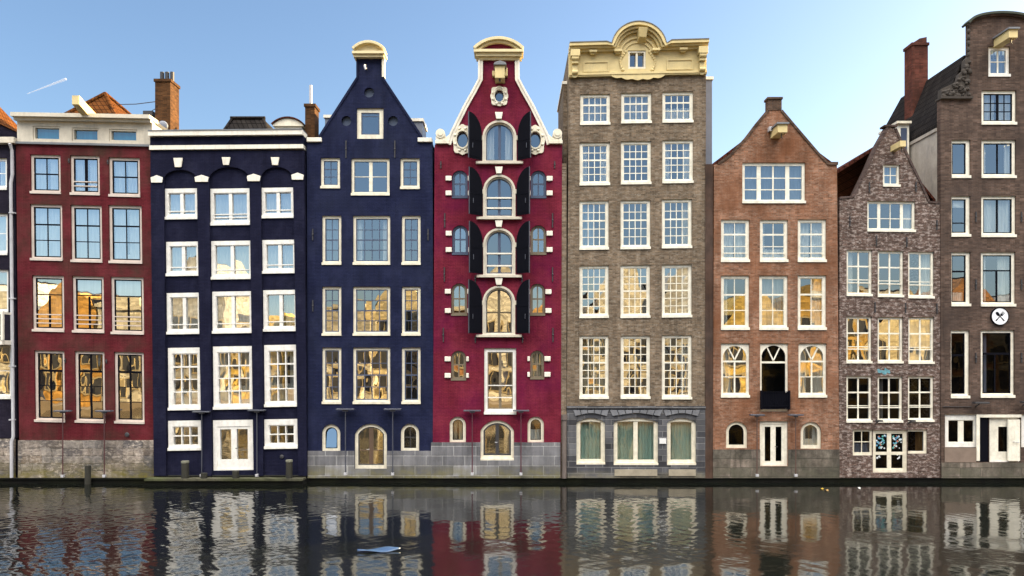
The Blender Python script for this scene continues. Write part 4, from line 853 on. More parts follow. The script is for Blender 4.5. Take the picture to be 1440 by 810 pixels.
rg = [(1099.6, 155), (1114, 172), (1132, 193), (1150, 214), (1165, 230), (1177, 231)]
out = [(1002.5, 672), (1180.5, 672)] + rg[::-1] + lg[::-1]
H.wall(out, W_ORANGE)
m = MB(); m.strip(P([(1008.5, 229.5)] + [(x-.4, y-.6) for x, y in lg[2:]]), .11, f-.05, f+.34); m.strip(P([(x+.4, y-.6) for x, y in rg[:-1]]), .11, f-.05, f+.34); m.box(PX(1163.6), PX(1178), f-.07, f+.36, PZ(232), PZ(228)); m.build('gable_coping', brick_mat('sooty_brick', (.075, .045, .03), (.10, .06, .04), (.09, .07, .06), stain=.35), H.root)
m = MB(); m.box(PX(1080), PX(1099), f-.03, f+.4, PZ(154.9), PZ(140)); m.box(PX(1078.6), PX(1100.2), f-.08, f+.45, PZ(139.9), PZ(137)); m.build('gable_stub', brick_mat('sooty_brick', (.10, .06, .04), (.14, .085, .06), (.12, .10, .08), stain=.3), H.root)
H.plinth(1002.5, 1180, 632, 672, B_MOSSY, proud=.05)
H.body(1003, 1178, PZ(233), 9, W_ORANGE); H.gable_roof(1003, 1178, PZ(233), 1089.5, PZ(163), 9, R_RED)
H.beam(1090, 189.5, 13, 11, 1.0, BUFF)
m = MB(); m.box(PX(1079.5), PX(1084), f-.25, f-.003, PZ(186), PZ(180)); m.build('beam_bracket', PIPE, H.root)
m = MB(); m.box(PX(991.8), PX(1002.3), f-.02, f+.9, .3, PZ(231)); m.build('joint_post', TIMBER, H.root)

# ================================================================== mottled purple brick house
H = House('canal_house', 'mottled purple brick house with small pointed gable beside a tall red chimney', 1180, 1323, fy=.05, kx=-.012, kz=-.0)
f = H.fy
kw = dict(fw=3.4, sill=4.4, bm=WHITE, fm=WHITE)
H.window((1242.6, 1266.3, 231, 261.4), v=[.5], h=[.5], cur=['full'], cm=cloth_mat('pale_blue_curtain_cloth', (.3, .42, .55)), **kw)
H.window((1220.4, 1288, 282.6, 324.8), v=[(.24, .14), .5, (.76, .14)], h=[.6], cur=['right:.24'], **kw)
for i, r in enumerate(((1191.3, 1227.2, 351.2, 415.3), (1235.2, 1271.4, 352.8, 416.8), (1278, 1314.3, 353.7, 418.5))): H.window(r, v=[(.5, .07)], h=[(.35, .07), .68], rails=(.76,), cur=[['left:.3'], None, ['right:.45']][i], **kw)
H.kx = 0
for i, r in enumerate(((1191, 1226.7, 445, 510), (1235, 1270.7, 446, 510), (1278.3, 1314.3, 446, 510.7))): H.window(r, v=[(.5, .07)], h=[(.35, .07), .68], rails=(.74,), gm=GLASSOLD, cur=['full'] if i == 2 else None, cm=cloth_mat('pale_grey_curtain_cloth', (.42, .46, .5)), **kw)
for i, r in enumerate(((1191, 1226.7, 529, 593.3), (1235, 1270, 529.3, 593.3), (1277.7, 1314, 529.3, 592.3))): H.window(r, v=[(.5, .07)], h=[(.35, .07), .68], rails=(.72,), gm=GLASSDARK, cur=['left:.3'] if i == 1 else None, cm=CURTY, **kw)
H.window((1200, 1227.9, 604.3, 640.7), v=[.5], h=[.5], gm=GLASSDARK, fm=CREAM, bm=CREAM, fw=3.2, sill=4.5, ledge=0, cur=['low:.4'])
m_st = paint_mat('sticker_paint', (.25, .5, .6), .5, .5, scale=9)
d = H.window((1228.3, 1277.2, 605, 665), v=[(.5, .2)], h=[(.57, .14)], gm=GLASSDARK, fm=CREAM, bm=CREAM, fw=4, sill=4.5, sash=.06, sm=CREAM, ledge=0, name='door')
for cx0, seed in ((1241.3, 3), (1264.3, 8)):             # round stickers stuck over the upper door panes
    rr = random.Random(seed)
    mm = [paint_mat('sticker_white', (.62, .66, .7), .5, .2), paint_mat('sticker_blue', (.12, .32, .5), .5, .2), paint_mat('sticker_teal', (.10, .38, .36), .5, .2), paint_mat('sticker_red', (.5, .16, .1), .5, .2)]
    m = MB()
    for k in range(34):
        x, y, r0 = cx0+rr.uniform(-6.5, 6.5), rr.uniform(612, 631), rr.uniform(.7, 1.5); m.prism([(PX(x)+r0/S*math.cos(t*.785), PZ(y)+r0/S*math.sin(t*.785)) for t in range(8)], f+.118-k*.0006, f+.122-k*.0006, rr.choice((0, 0, 1, 1, 2, 3)))
    for k in range(4):
        x, y, r0 = cx0+rr.uniform(-6, 6), rr.uniform(639, 647), rr.uniform(.6, 1.6); m.prism([(PX(x)+r0/S*math.cos(t*.785), PZ(y)+r0/S*math.sin(t*.785)) for t in range(8)], f+.118-k*.0006, f+.122-k*.0006, 0)
    m.build('stickers', mm, d)
H.window((1277.6, 1305, 604.3, 638.3), gm=GLASSDARK, fm=CREAM, fw=3.2, sill=3.8, side=(1.0, 4), ledge=0, cur=['right:.4'], cm=cloth_mat('orange_curtain_cloth', (.5, .25, .08), .2))
out = [(1180.5, 672), (1323, 672), (1323, 284), (1308, 283), (1297.4, 259), (1272, 205.6), (1261, 180), (1248, 178), (1232, 206), (1217, 240), (1199.8, 275.6), (1181.5, 277)]
H.wall(out, W_PURPLE)
m = MB(); m.strip(P([(1181.2, 276.6), (1199.6, 275.2), (1216.8, 239.6), (1231.6, 205.6), (1247.6, 177.6)]), .1, f-.04, f+.34); m.strip(P([(1261.3, 179.6), (1272.3, 205.2), (1297.8, 258.6), (1308.3, 282.6), (1323, 283.6)]), .1, f-.04, f+.34); m.box(PX(1243.5), PX(1262), f-.08, f+.4, PZ(178), PZ(175.5)); m.build('gable_coping', brick_mat('sooty_purple_brick', (.06, .04, .037), (.10, .065, .058), (.09, .075, .07), stain=.35), H.root)
H.body(1181, 1323, PZ(285), 9, W_PURPLE)
# tiled roof: low eave on the orange house's side, ridge behind the gable
m = MB(); xl, xr, xm = PX(1176), PX(1321.5), PX(1252); ze, zr = PZ(283), PZ(192)
m.hexa([(xl, f+.302, PZ(245)), (xl, f+9, PZ(245)), (xm, f+9, zr-.16), (xm, f+.302, zr-.16), (xl, f+.302, PZ(240)), (xl, f+9, PZ(240)), (xm, f+9, zr), (xm, f+.302, zr)])
m.hexa([(xr, f+.302, ze), (xr, f+9, ze), (xm+.003, f+9, zr-.16), (xm+.003, f+.302, zr-.16), (xr, f+.302, ze+.16), (xr, f+9, ze+.16), (xm+.003, f+9, zr), (xm+.003, f+.302, zr)])
m.build('roof', R_RED, H.root)
H.chimney(1283, 1305, 60, 3.6, 4.4, PZ(285), W_CHIMRED)
ch = [o for o in H.root.children if o.name.startswith('chimney')][0]
m = MB(); a, b = at(1283.5, 60, 3.6), at(1304, 60, 3.6); m.prism([(a.x, a.z+.003), (b.x, b.z+.003), (b.x, b.z+.32), ((a.x+b.x)/2, b.z+.24), (a.x+.2, b.z+.12)], 3.65, 4.35); m.build('chimney_cap', W_CHIMRED, ch)
H.beam(1257, 209, 8, 8, .9, BUFF, cap=False)
p = at(1261, 183, 2.6); m = MB(); m.box(p.x+.05, p.x+.62, 2.6, 4.4, p.z-2, p.z+.3); dm = m.build('roof_dormer', WHITE, H.root)
m = MB(); m.box(p.x-.05, p.x+.68, 2.45, 4.45, p.z+.302, p.z+.42); m.build('dormer_roof', CREAM, dm); m = MB(); m.box(p.x+.2, p.x+.5, 2.57, 2.598, p.z-1.4, p.z+.1); m.build('dormer_window', NAVYTRIM, dm)
H.anchors([(1223, 263), (1288.5, 263), (1195.5, 311), (1318, 316), (1233, 338), (1275.5, 340), (1231, 432), (1274, 433), (1318, 434)], 14)
m = MB()
for k in range(22):
    x, y, r0 = 1244+random.gauss(0, 4.5), 522+random.gauss(0, 1.6), random.uniform(.8, 2.0); m.prism([(PX(x)+r0*1.5/S*math.cos(t*.785), PZ(y)+r0/S*math.sin(t*.785)) for t in range(8)], f-.004-k*.0003, f-.0012)
m.build('graffiti', paint_mat('graffiti_blue_paint', (.12, .30, .36), .6, .5, scale=6), H.root)

# ================================================================== tall umber brick house
H = House('canal_house', 'tallest umber brick house with rounded neck gable topped by mossy coping', 1323, 1492, fy=.0)
f = H.fy
kw = dict(fw=4.6, sill=5.5, fm=WHITE, bm=BLACK, sash=.045, sm=BLACK, bw=.035)
GX = 1407.
H.window((1390, 1420.4, 65.4, 107), fw=5, sill=5.5, v=[(.5, .06)], h=[.5], bm=WHITE, ledge=.04, cur=['full'], cm=cloth_mat('grey_blue_curtain_cloth', (.18, .24, .34)))
H.window((1380.4, 1429.3, 127, 174.5), v=[.25, (.5, .11), .75], h=[.33, .66], cur=['both:.44'], **kw)
H.window((1380.4, 1428.7, 196.7, 249.5), v=[(.5, .07)], cur=['both:.15'], **kw)
H.window((1380, 1428.7, 275.3, 332.5), v=[(.5, .08)], cur=['full'], **kw)
H.window((1379.5, 1428, 354.5, 430), v=[(.5, .08, .33, 1)], h=[(.32, .06)], cur=['right:.4', 'left:.15'], **kw)
kd = dict(kw); kd['fw'] = 4.2
H.window((1379.3, 1426.7, 464.3, 558.3), v=[(.45, .06, .35, 1)], h=[(.34, .1)], gm=GLASSDARK, cur=['left:.22'], **kd)
for sx in (0, 1):
    mx = (lambda a, b: (a, b)) if not sx else (lambda a, b: (2*GX-b, 2*GX-a))
    for (a, b, c, d2), hh, cu in (((1338.4, 1364.7, 196.7, 249.5), [], None), ((1338, 1364.7, 275.6, 332), [(.72, .05)], ['blind:.22']), ((1338, 1364.7, 354.5, 429.7), [(.34, .08)], ['low:.2'] ), ((1337.3, 1363.3, 464.3, 559), [(.36, .1)], None)):
        xa, xb = mx(a, b); H.window((xa, xb, c, d2), side=(1.8, 5) if not sx else (5, 1.8), h=hh, gm=GLASSDARK if c > 460 else GLASS, cur=cu, **kw)
H.window((1329, 1377.2, 582.7, 629), fw=6.5, top=9, sill=7, v=[(.5, .27)], bm=WHITE, gm=GLASSDARK, ledge=0, sash=.03, sm=WHITE)
d = H.window((1391.5, 1435, 586, 650), fw=2, top=2, sill=2, sash=.42, sm=WHITE, gm=GLASSDARK, ledge=0, name='door')
m = MB(); m.box(PX(1417), PX(1433.5), f-.05, f+.05, PZ(648), PZ(590)); m.build('door_leaf', WHITE, d)
m = MB(); m.tube([(PX(1424), f-.06, PZ(621)), (PX(1424), f-.12, PZ(621)), (PX(1431), f-.12, PZ(622))], .02, 6); m.build('door_handle', PIPE, d)
H.window((1436.2, 1486, 582.7, 629), fw=6.5, top=9, sill=7, v=[(.5, .27)], bm=WHITE, gm=GLASSDARK, ledge=0)
H.holes.append([(PX(1377.4), PZ(650)), (PX(1391.2), PZ(650)), (PX(1391.2), PZ(585)), (PX(1377.4), PZ(585))]); H.open.append((PX(1377.4), PX(1391.2), PZ(650)))
m = MB(); m.box(PX(1378.2), PX(1390.8), f+.06, f+.1, PZ(649.5), PZ(587)); m.build('dark_gap_panel', BLACK, H.root)  # black panel filling the dark gap beside the door
m = MB(); m.box(PX(1372.6), PX(1377.2), f-.04, f-.002, PZ(648), PZ(583)); m.box(PX(1377.3), PX(1436), f-.04, f-.0025, PZ(587), PZ(583)); m.build('door_surround', WHITE, H.root)
left = [(1322.6, 138), (1363, 138), (1363, 36), (1358.5, 34), (1361, 30)]
arcp = [(GX - 46*math.cos(math.pi*i/20*.86+math.pi*.07), 32.5 - 13.5*math.sin(math.pi*i/20*.86+math.pi*.07)) for i in range(21)]
out = [(1323.5, 672), (1491, 672), (1491.4, 138), (1451, 138), (1451, 34)] + arcp[::-1] + [(1363, 34), (1363, 138), (1322.6, 138)]
H.wall(out, W_UMBER)
m = MB(); m.strip(P([(1358, 33)] + [(x, y-1) for x, y in arcp] + [(1456, 33)]), .1, f-.22, f+.36); m.build('gable_coping', paint_mat('mossy_stone', (.045, .055, .042), .9, .35), H.root)
m = MB(); m.strip(P([(1358.5, 36)] + [(x, y+2.2) for x, y in arcp] + [(1455.5, 36)]), .07, f-.12, f-.003); m.build('gable_moulding', W_UMBER, H.root)
CLAW = paint_mat('weathered_carved_stone', (.055, .046, .04), .95, .5, scale=6, bump=.6)
for sx in (-1, 1):
    m = MB(); g = lambda x, y: (PX(GX+sx*(x-GX)) , PZ(y))
    m.box(min(g(1321, 0)[0], g(1366, 0)[0]), max(g(1321, 0)[0], g(1366, 0)[0]), f-.16, f+.36, PZ(139.8), PZ(136.8))
    prof = [(1323, 136.6), (1362.8, 136.6), (1362.8, 78), (1357, 84), (1356, 98), (1349, 104), (1347, 114), (1339, 118), (1330, 122), (1323.5, 125)]
    m.prism([g(*p) for p in prof], f-.03, f+.28)
    rr = random.Random(4)
    for k in range(60):
        t = rr.random(); x = 1325+t*38; top = 128-52*t**2.2; y = rr.uniform(top, 136)
        q = g(x, y); r0 = rr.uniform(.05, .12); m.blob((q[0], f-.03, q[1]), (r0*rr.uniform(.8, 1.6), rr.uniform(.06, .13), r0*rr.uniform(.8, 1.4)), n=4, jit=.2)
    for y in (36, 44, 53, 61, 70, 77): q = g(1361.5, y); m.blob((q[0], f-.02, q[1]), (.07, .08, .13), n=4, jit=.2)
    m.build('claw_piece', CLAW, H.root)
H.beam(1403.5, 61, 12, 11, 1.1, BUFF)
m = MB()
def rubble_base(x0, x1):
    H.plinth(x0, x1, 650.5, 672, B_MOSSY, proud=.05)
rubble_base(1323.5, 1491)
H.bar('render_patch', 1328, 1372, 630, 650, -.045, -.002, paint_mat('brown_render', (.20, .15, .12), .9, .25, bump=.3))
xa, xb = PX(1323)+.02, PX(1491)-.02
m = MB(); m.box(xa, xa+.25, f+.302, f+9, .3, PZ(200)); m.box(xb-.25, xb, f+.302, f+9, .3, PZ(182)); m.box(xa+.252, xb-.252, f+8.75, f+8.998, .3, PZ(182)); m.build('side_wall', W_UMBER, H.root)
m = MB(); m.box(xa-.03, xa+.27, f+.302, f+3.4, PZ(284), PZ(182)); m.build('flank_wall', STUCCO, H.root)
m = MB(); m.box(xa-.09, xa+.3, f+.302, f+3.42, PZ(182)+.002, PZ(182)+.16); m.build('flank_coping', STUCCO, H.root)
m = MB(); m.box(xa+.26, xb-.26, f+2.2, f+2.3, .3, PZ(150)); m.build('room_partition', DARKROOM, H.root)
zr_ = PZ(74); ze_ = PZ(182)+.17; xm = PX(GX); m = MB()
wlf = PX(1361)          # steep lower slope, then the flat of a mansard
for xe, xt in ((xa-.05, wlf), (xb+.05, 2*xm-wlf)):
    m.hexa([(xe, f+.302, ze_), (xe, f+8, ze_), (xt, f+6, zr_-.18), (xt, f+.302, zr_-.18), (xe, f+.302, ze_+.18), (xe, f+8, ze_+.18), (xt, f+6, zr_), (xt, f+.302, zr_)])
m.hexa([(wlf+.003, f+.302, zr_-.18), (2*xm-wlf-.003, f+.302, zr_-.18), (2*xm-wlf-.003, f+6, zr_-.18), (wlf+.003, f+6, zr_-.18), (wlf+.003, f+.302, zr_-.002), (2*xm-wlf-.003, f+.302, zr_-.002), (2*xm-wlf-.003, f+6, zr_-.002), (wlf+.003, f+6, zr_-.002)])
m.hexa([(xa, f+8.02, ze_), (xb, f+8.02, ze_), (2*xm-wlf, f+6.02, zr_), (wlf, f+6.02, zr_), (xa, f+8.2, ze_), (xb, f+8.2, ze_), (2*xm-wlf, f+6.2, zr_), (wlf, f+6.2, zr_)])
m.build('roof', R_DARK, H.root)
m = MB(); q = at(1303, 160, 3.2); m.tube([(q.x-.5, 3.2, q.z-1.2), (q.x, 3.2, q.z), (q.x+.05, 3.2, q.z+.5)], .07, 8); m.blob((q.x+.05, 3.2, q.z+.55), (.13, .13, .1)); m.build('vent_pipe', PIPE, H.root)
H.anchors([(1372, 503), (1436, 503), (1372, 400), (1436, 400), (1372, 305), (1436, 305)], 14)
H.bar('cable', 1325, 1366, 571.5, 572.4, -.04, -.002, IRON)
# ================================================================== smaller things
def tlamp(x, ytop, ybot, w, fy, label):
    pm = paint_mat('maroon_pole_paint', (.06, .02, .022), .6, .3) if x < 200 else paint_mat('crimson_pole_paint', (.075, .018, .03), .6, .3) if 610 < x < 790 else paint_mat('brown_pole_paint', (.09, .05, .04), .6, .3) if x > 1000 else GREYLAMP
    """slim pole with a flat floodlight bar across its top, washing the front behind it"""
    X = PX(x); r = empty('facade_lamp', (X, fy, PZ(ybot))); tag(r, label, 'lamp', 'floodlight poles along the water')
    m = MB(); m.tube([(X, fy, PZ(ybot)), (X, fy, PZ(ytop+2))], .026, 8); m.build('pole', pm, r)
    m = MB(); hw = w/S/2; m.box(X-hw, X+hw, fy-.15, fy+.15, PZ(ytop+2.0), PZ(ytop)); m.box(X-hw*.3, X+hw*.3, fy-.07, fy+.07, PZ(ytop+4), PZ(ytop+2.05)); m.build('lamp_head', GREYLAMP, r, .02)
    m = MB(); m.box(X-.065, X+.065, fy-.08, fy+.06, PZ(ybot+1), PZ(ybot-2.6)); m.build('foot_bracket', PIPE, r, .01)
for a in ((93, 576.5, 669, 22, -.27, 'thin grey T-shaped lamp pole on the maroon house, nearer the pale drainpipe'),
          (151, 576.5, 669, 22, -.27, 'thin grey T-shaped lamp pole on the maroon house, at its middle ground-floor window'),
          (287, 577.5, 668, 24, -.27, 'thin grey T-shaped lamp pole between basement window and white door, nearer the maroon house'),
          (364, 575.5, 668, 24, -.27, 'thin grey T-shaped lamp pole past the navy house door, nearer the gabled house'),
          (487.5, 574, 666, 25, -.27, 'grey T-shaped lamp pole beside the blue arched window of the dark blue gabled house'),
          (553.5, 574, 666, 24, -.27, 'grey T-shaped lamp pole on the dark blue gabled house, nearer the crimson house'),
          (664.5, 576, 666, 24, -.27, 'grey T-shaped lamp pole on the crimson house, nearer the dark blue house'),
          (732.5, 576, 666, 23, -.27, 'grey T-shaped lamp pole on the crimson house, nearer the tall brown house'),
          (1062, 582, 668, 20, -.27, 'grey T-shaped lamp pole between dark arched window and white door of the orange house'),
          (1116, 582, 668, 20, -.27, 'grey T-shaped lamp pole between white door and pale arched window of the orange house')): tlamp(*a)
def walllamp(x, y, w, label):
    X, Z = PX(x), PZ(y); r = empty('wall_lamp', (X, 0, Z)); tag(r, label, 'lamp', 'wall floodlights over the water')
    m = MB(); m.box(X-w/S/2, X+w/S/2, -.55, -.25, Z, Z+.08); m.build('lamp_head', IRON, r, .015)
    m = MB(); m.tube([(X, -.002, Z-.15), (X, -.2, Z-.05), (X, -.35, Z+.01)], .03, 6); m.build('bracket', IRON, r)
walllamp(1372, 567, 20, 'dark bracket lamp on the umber house above the long white basement frame')
walllamp(1438, 566, 18, 'dark bracket lamp on the umber house above its white door, at the photo edge')
walllamp(1230.5, 592, 7, 'small dark bracket lamp by the middle black paned window of the purple house')
walllamp(1276, 592, 7, 'small dark bracket lamp on the purple house nearest the umber house')

# round sign with crossed cutlery
X, Z = PX(1404.7), PZ(445); f = -.002
s_ = empty('round_sign', (X, 0, Z)); tag(s_, 'round white sign with crossed black fork and spoon on the umber brick wall', 'sign')
m = MB(); m.tube([(X, f, Z), (X, f-.08, Z)], 12.1/S, 40); m.build('sign_disc', paint_mat('sign_white_paint', (.78, .80, .84), .4, .08), s_)
m = MB(); m.ring([(X+12.5/S*math.cos(t*math.pi/20), Z+12.5/S*math.sin(t*math.pi/20)) for t in range(40)], [(X+11.6/S*math.cos(t*math.pi/20), Z+11.6/S*math.sin(t*math.pi/20)) for t in range(40)], f-.095, f-.001); m.build('sign_rim', BLACK, s_)
def cutlery(sgn, fork, nm, lay):
    m = MB(); a = math.radians(43)*sgn; u = Vector((math.sin(a), 0, math.cos(a))); w = Vector((math.cos(a), 0, -math.sin(a))); yy = f-.082-lay*.004
    def q(pts): return [(X+u.x*l+w.x*t, Z+u.z*l+w.z*t) for l, t in pts]
    k = 1/S
    m.prism(q([(-8.6*k, -.95*k), (-8.6*k, .95*k), (-5*k, .75*k), (1*k, .45*k), (1*k, -.45*k), (-5*k, -.75*k)]), yy-.003, yy)
    if fork:
        m.prism(q([(1.01*k, -.5*k), (1.01*k, .5*k), (2.6*k, 2.0*k), (4*k, 2.1*k), (4*k, -2.1*k), (2.6*k, -2.0*k)]), yy-.003, yy)
        for t in (-1.75, -.58, .58, 1.75): m.prism(q([(4.01*k, (t-.36)*k), (4.01*k, (t+.36)*k), (8.2*k, (t+.25)*k), (8.2*k, (t-.25)*k)]), yy-.003, yy)
    else:
        n = 20; m.prism(q([(4.6*k+3.7*k*math.cos(2*math.pi*i/n), 2.15*k*math.sin(2*math.pi*i/n)) for i in range(n)]), yy-.003, yy)
    m.build(nm, BLACK, s_)
cutlery(1, True, 'fork_mark', 0); cutlery(-1, False, 'spoon_mark', 1)

m = MB(); f = -.021; m.box(PX(927), PX(936.5), f-.06, f-.002, PZ(624), PZ(616.5)); o = m.build('wall_plaque', paint_mat('plaque_white', (.68, .68, .68), .4, .1), None, .01); tag(o, 'small white plaque between two green curtained basement windows', 'plaque')

def post(x, y0, y1, w, fy, label, cap=True):
    X = PX(x); r = empty('mooring_post', (X, fy, 0)); tag(r, label, 'mooring post', 'old timber mooring posts')
    m = MB(); a = w/S/2
    m.tube([(X, fy, -.8), (X, fy, PZ(y1)), (X, fy, PZ((y0+y1)/2)), (X, fy, PZ(y0)-.06)], a, 10); m.build('shaft', paint_mat('wet_old_timber', (.02, .019, .013), .75, .5, scale=5, bump=.8), r)
    if cap:
        m = MB(); m.tube([(X, fy, PZ(y0)-.058), (X, fy, PZ(y0)), (X, fy, PZ(y0)+.03)], a*1.08, 10); m.build('cap', paint_mat('mossy_cap', (.17, .17, .13), .9, .4, scale=6), r)
post(131.5, 651, 680, 8, -.48, 'dark square mooring post before the rubble base of the maroon house', False)
post(267.5, 647, 670, 10, -.55, 'mossy capped mooring post under the basement window next to the maroon house')
post(411.5, 645.5, 670, 9, -.55, 'mossy capped mooring post by the navy house, next to the dark blue gabled house')
post(293.5, 661, 671, 9, -.55, 'low black timber stump just beside the white door of the wide navy house', False)
post(337.5, 658, 671, 9, -.55, 'low black timber stump right under the white door of the wide navy house', False)

# aerial wires between the maroon roof and the chimney
p, q = at(165, 147, 4), at(218.5, 143, 2.4); m = MB(); m.tube([tuple(p), tuple((p+q)/2 - Vector((0, 0, .05))), tuple(q)], .022, 5)
o = m.build('aerial_wire', IRON); tag(o, 'thin dark wire strung from the maroon roof to the brick chimney', 'wire', 'roof wires')
p, q = at(196, 166, 2.6), at(218.5, 153, 2.4); m = MB(); m.tube([tuple(p), tuple(q)], .018, 5)
o = m.build('aerial_wire', IRON); tag(o, 'lower slanting wire rising from the maroon cornice to the chimney', 'wire', 'roof wires')
p = at(208, 165.5, 2.2); m = MB(); m.box(p.x-.25, p.x+.22, 2.2, 3, PZ(172)+.16, p.z+.35); o = m.build('roof_vent', IRON); tag(o, 'small dark box vent on the maroon roof corner beside the chimney', 'vent')

# floating things
def onwater(px, py): d = (CAMZ-.12)*1080/(py-HZ); return Vector(((px-720)/1080*d, d-D, .12))
c = onwater(533, 775.5); m = MB(); n = 14; vv, ff = [], []
for i in range(n+1):
    t = i/n; w = .22*math.sin(math.pi*min(1, t*.9+.05))**.8*(.6+.8*t)*(1-.55*max(0, t-.75)/.25); x = c.x-.62+1.24*t
    for k in range(4):
        s = k/3-.5; vv.append((x, c.y+s*w*1.6+.25*(t-.5), c.z+.035+.05*math.sin(t*7+k)*(1-abs(s))+.03*k/3))
for i in range(n):
    for k in range(3): ff.append((i*4+k, i*4+k+1, (i+1)*4+k+1, (i+1)*4+k))
m.add(vv, ff, 0, True); o = m.build('blue_patch', paint_mat('blue_patch_paint', (.028, .062, .14), .35, .15)); tag(o, 'crumpled pale blue patch lying flat on the dark water', 'floating sheet')
so = o.modifiers.new('thick', 'SOLIDIFY'); so.thickness = .01  # thin crumpled mesh that forms a blue patch on the water
for (px, py, lab, cc) in ((1156, 688, 'small yellow leaf afloat beneath the orange house', (.42, .28, .03)), (1163, 690, 'small tan leaf afloat just past the yellow one, below the orange house', (.35, .22, .08)), (1208, 687, 'white scrap afloat by the purple house', (.6, .6, .58))):
    c = onwater(px, py); m = MB(); k = .06
    m.add([(c.x+k*1.2*math.cos(t*.785), c.y+k*2.2*math.sin(t*.785), c.z+.03+.03*math.sin(t*2)) for t in range(8)] + [(c.x, c.y, c.z+.02)], [(i, (i+1) % 8, 8) for i in range(8)]); o = m.build('floating_leaf' if 'leaf' in lab else 'floating_scrap', paint_mat('leaf_%d' % px, cc, .6, .2, bump=0)); tag(o, lab, 'leaf' if 'leaf' in lab else 'litter')

# contrail, far off and high
d0 = Vector((PX(44)/36, 1, (CAMZ-0+PZ(131)-CAMZ-CAMZ)/36)); 
def dirp(px, py, dist): return Vector(((px-720)/1080*dist, dist-D, CAMZ+(HZ-py)/1080*dist))
m = MB(); a, b = dirp(38, 132, 3000), dirp(93, 111, 3000); m.tube([tuple(a.lerp(b, t/6)) for t in range(7)], 1.0, 8, r2=4.6)
cm, nt, out_ = nodes_of('vapour'); dd = N(nt, 'ShaderNodeBsdfDiffuse'); dd.inputs[0].default_value = (.9, .9, .9, 1); tt = N(nt, 'ShaderNodeBsdfTransparent'); mx_ = N(nt, 'ShaderNodeMixShader'); mx_.inputs[0].default_value = .16
L(nt, tt.outputs[0], mx_.inputs[1]); L(nt, dd.outputs[0], mx_.inputs[2]); L(nt, mx_.outputs[0], out_.inputs[0])
o = m.build('contrail', cm); tag(o, 'faint white aircraft trail high in the blue sky above the near-black house', 'contrail')

# ------------------------------------------------------------------ foot of the houses, water, ground
WET = brick_mat('wet_foundation', (.0035, .0038, .0035), (.006, .006, .005), (.003, .003, .003), bw=1.6, bh=.2, ms=.01, stain=.6, bump=.8, rough=1, blotch=(.007, .008, .0035))
LEDGE = brick_mat('mossy_ledge_timber', (.07, .068, .048), (.10, .095, .065), (.03, .03, .02), bw=2.4, bh=.3, ms=.012, stain=.6, bump=.8, blotch=(.05, .06, .022))
m = MB()
m.box(PX(-160), PX(214), -.30, .28, -2, .299); m.box(PX(214.1), PX(432), -.75, .22, -2, .30); m.box(PX(432.1), PX(1500), -.11, .29, -2, .298)
o = m.build('quay_foundation', WET); o['kind'] = 'structure'
m = MB(); m.box(PX(-160), PX(213.9), -.34, -.093, .301, .35, 1); m.box(PX(214.2), PX(432), -.80, -.20, .302, .40); m.box(PX(432.2), PX(1500), -.135, -.064, .3, .325, 1)
o = m.build('quay_ledge', [LEDGE, WET]); o['kind'] = 'structure'
m = MB(); m.box(PX(219), PX(433), -.19, -.062, .403, .45); m.build('quay_trim', WET)['kind'] = 'structure'

def grid_mesh(name, xs, ys, zfun, mat):
    X, Y = np.meshgrid(xs, ys); Z = zfun(X, Y); n, k = len(ys), len(xs)
    co = np.stack([X, Y, Z], -1).reshape(-1, 3).astype(np.float32)
    i = np.arange((n-1)*(k-1)); r, c = i // (k-1), i % (k-1); a = r*k+c
    fc = np.stack([a, a+1, a+k+1, a+k], -1).astype(np.int32)
    me = bpy.data.meshes.new(name); me.vertices.add(len(co)); me.vertices.foreach_set('co', co.ravel())
    me.loops.add(fc.size); me.loops.foreach_set('vertex_index', fc.ravel()); me.polygons.add(len(fc))
    me.polygons.foreach_set('loop_start', np.arange(0, fc.size, 4, dtype=np.int32)); me.polygons.foreach_set('use_smooth', np.ones(len(fc), bool))
    me.update(calc_edges=True); me.validate(); me.materials.append(mat)
    o = bpy.data.objects.new(name, me); C.objects.link(o); o['kind'] = 'structure'; return o
def smooth_noise(X, Y, sc, seed):
    r = np.random.default_rng(seed); z = 0
    for k in range(7):
        a = r.uniform(0, 2*math.pi); z = z + np.sin((X*math.cos(a)+Y*math.sin(a))*sc*r.uniform(.6, 1.5) + r.uniform(0, 6.28))
    return z/3.2
def waves(X, Y):
    Z = np.zeros_like(X); r = np.random.default_rng(21)
    wind = np.clip(.5 + .5*smooth_noise(X, Y, .35, 4) + np.clip((-X-7)/9, -.4, .8), .22, 1.6)       # ripply patches, rougher on the maroon side
    calm = np.clip((-Y)/3.5, .25, 1)                                                    # lee of the wall
    for k in range(74):
        fine = k < 50
        lam = 0.18*(.7/.18)**r.uniform(0, 1) if fine else .9*(2.8/.9)**r.uniform(0, 1)
        th = math.pi/2 + (r.choice([-1, 1])*r.uniform(.25, 1.25) if fine else r.normal(0, .5)); kk = 2*math.pi/lam
        amp = WAVE*(.0062 if fine else .0030)/kk*r.uniform(.5, 1.4)
        z = amp*np.sin(kk*(X*math.cos(th)+Y*math.sin(th)) + r.uniform(0, 6.28) + (.5 if fine else .8)*smooth_noise(X, Y, .5 if fine else .25, 30+k % 9))
        Z += z*(wind*calm if fine else (.5 + .5*wind)*calm)
    return Z + .12
WAVE = 1.15
wm, nt, out_ = nodes_of('canal_water'); p = N(nt, 'ShaderNodeBsdfPrincipled'); p.inputs['Base Color'].default_value = (.004, .005, .004, 1); p.inputs['Roughness'].default_value = .075; p.inputs['IOR'].default_value = 3.6
tc = N(nt, 'ShaderNodeTexCoord'); bp = N(nt, 'ShaderNodeBump'); bp.inputs['Strength'].default_value = .16; bp.inputs['Distance'].default_value = .006
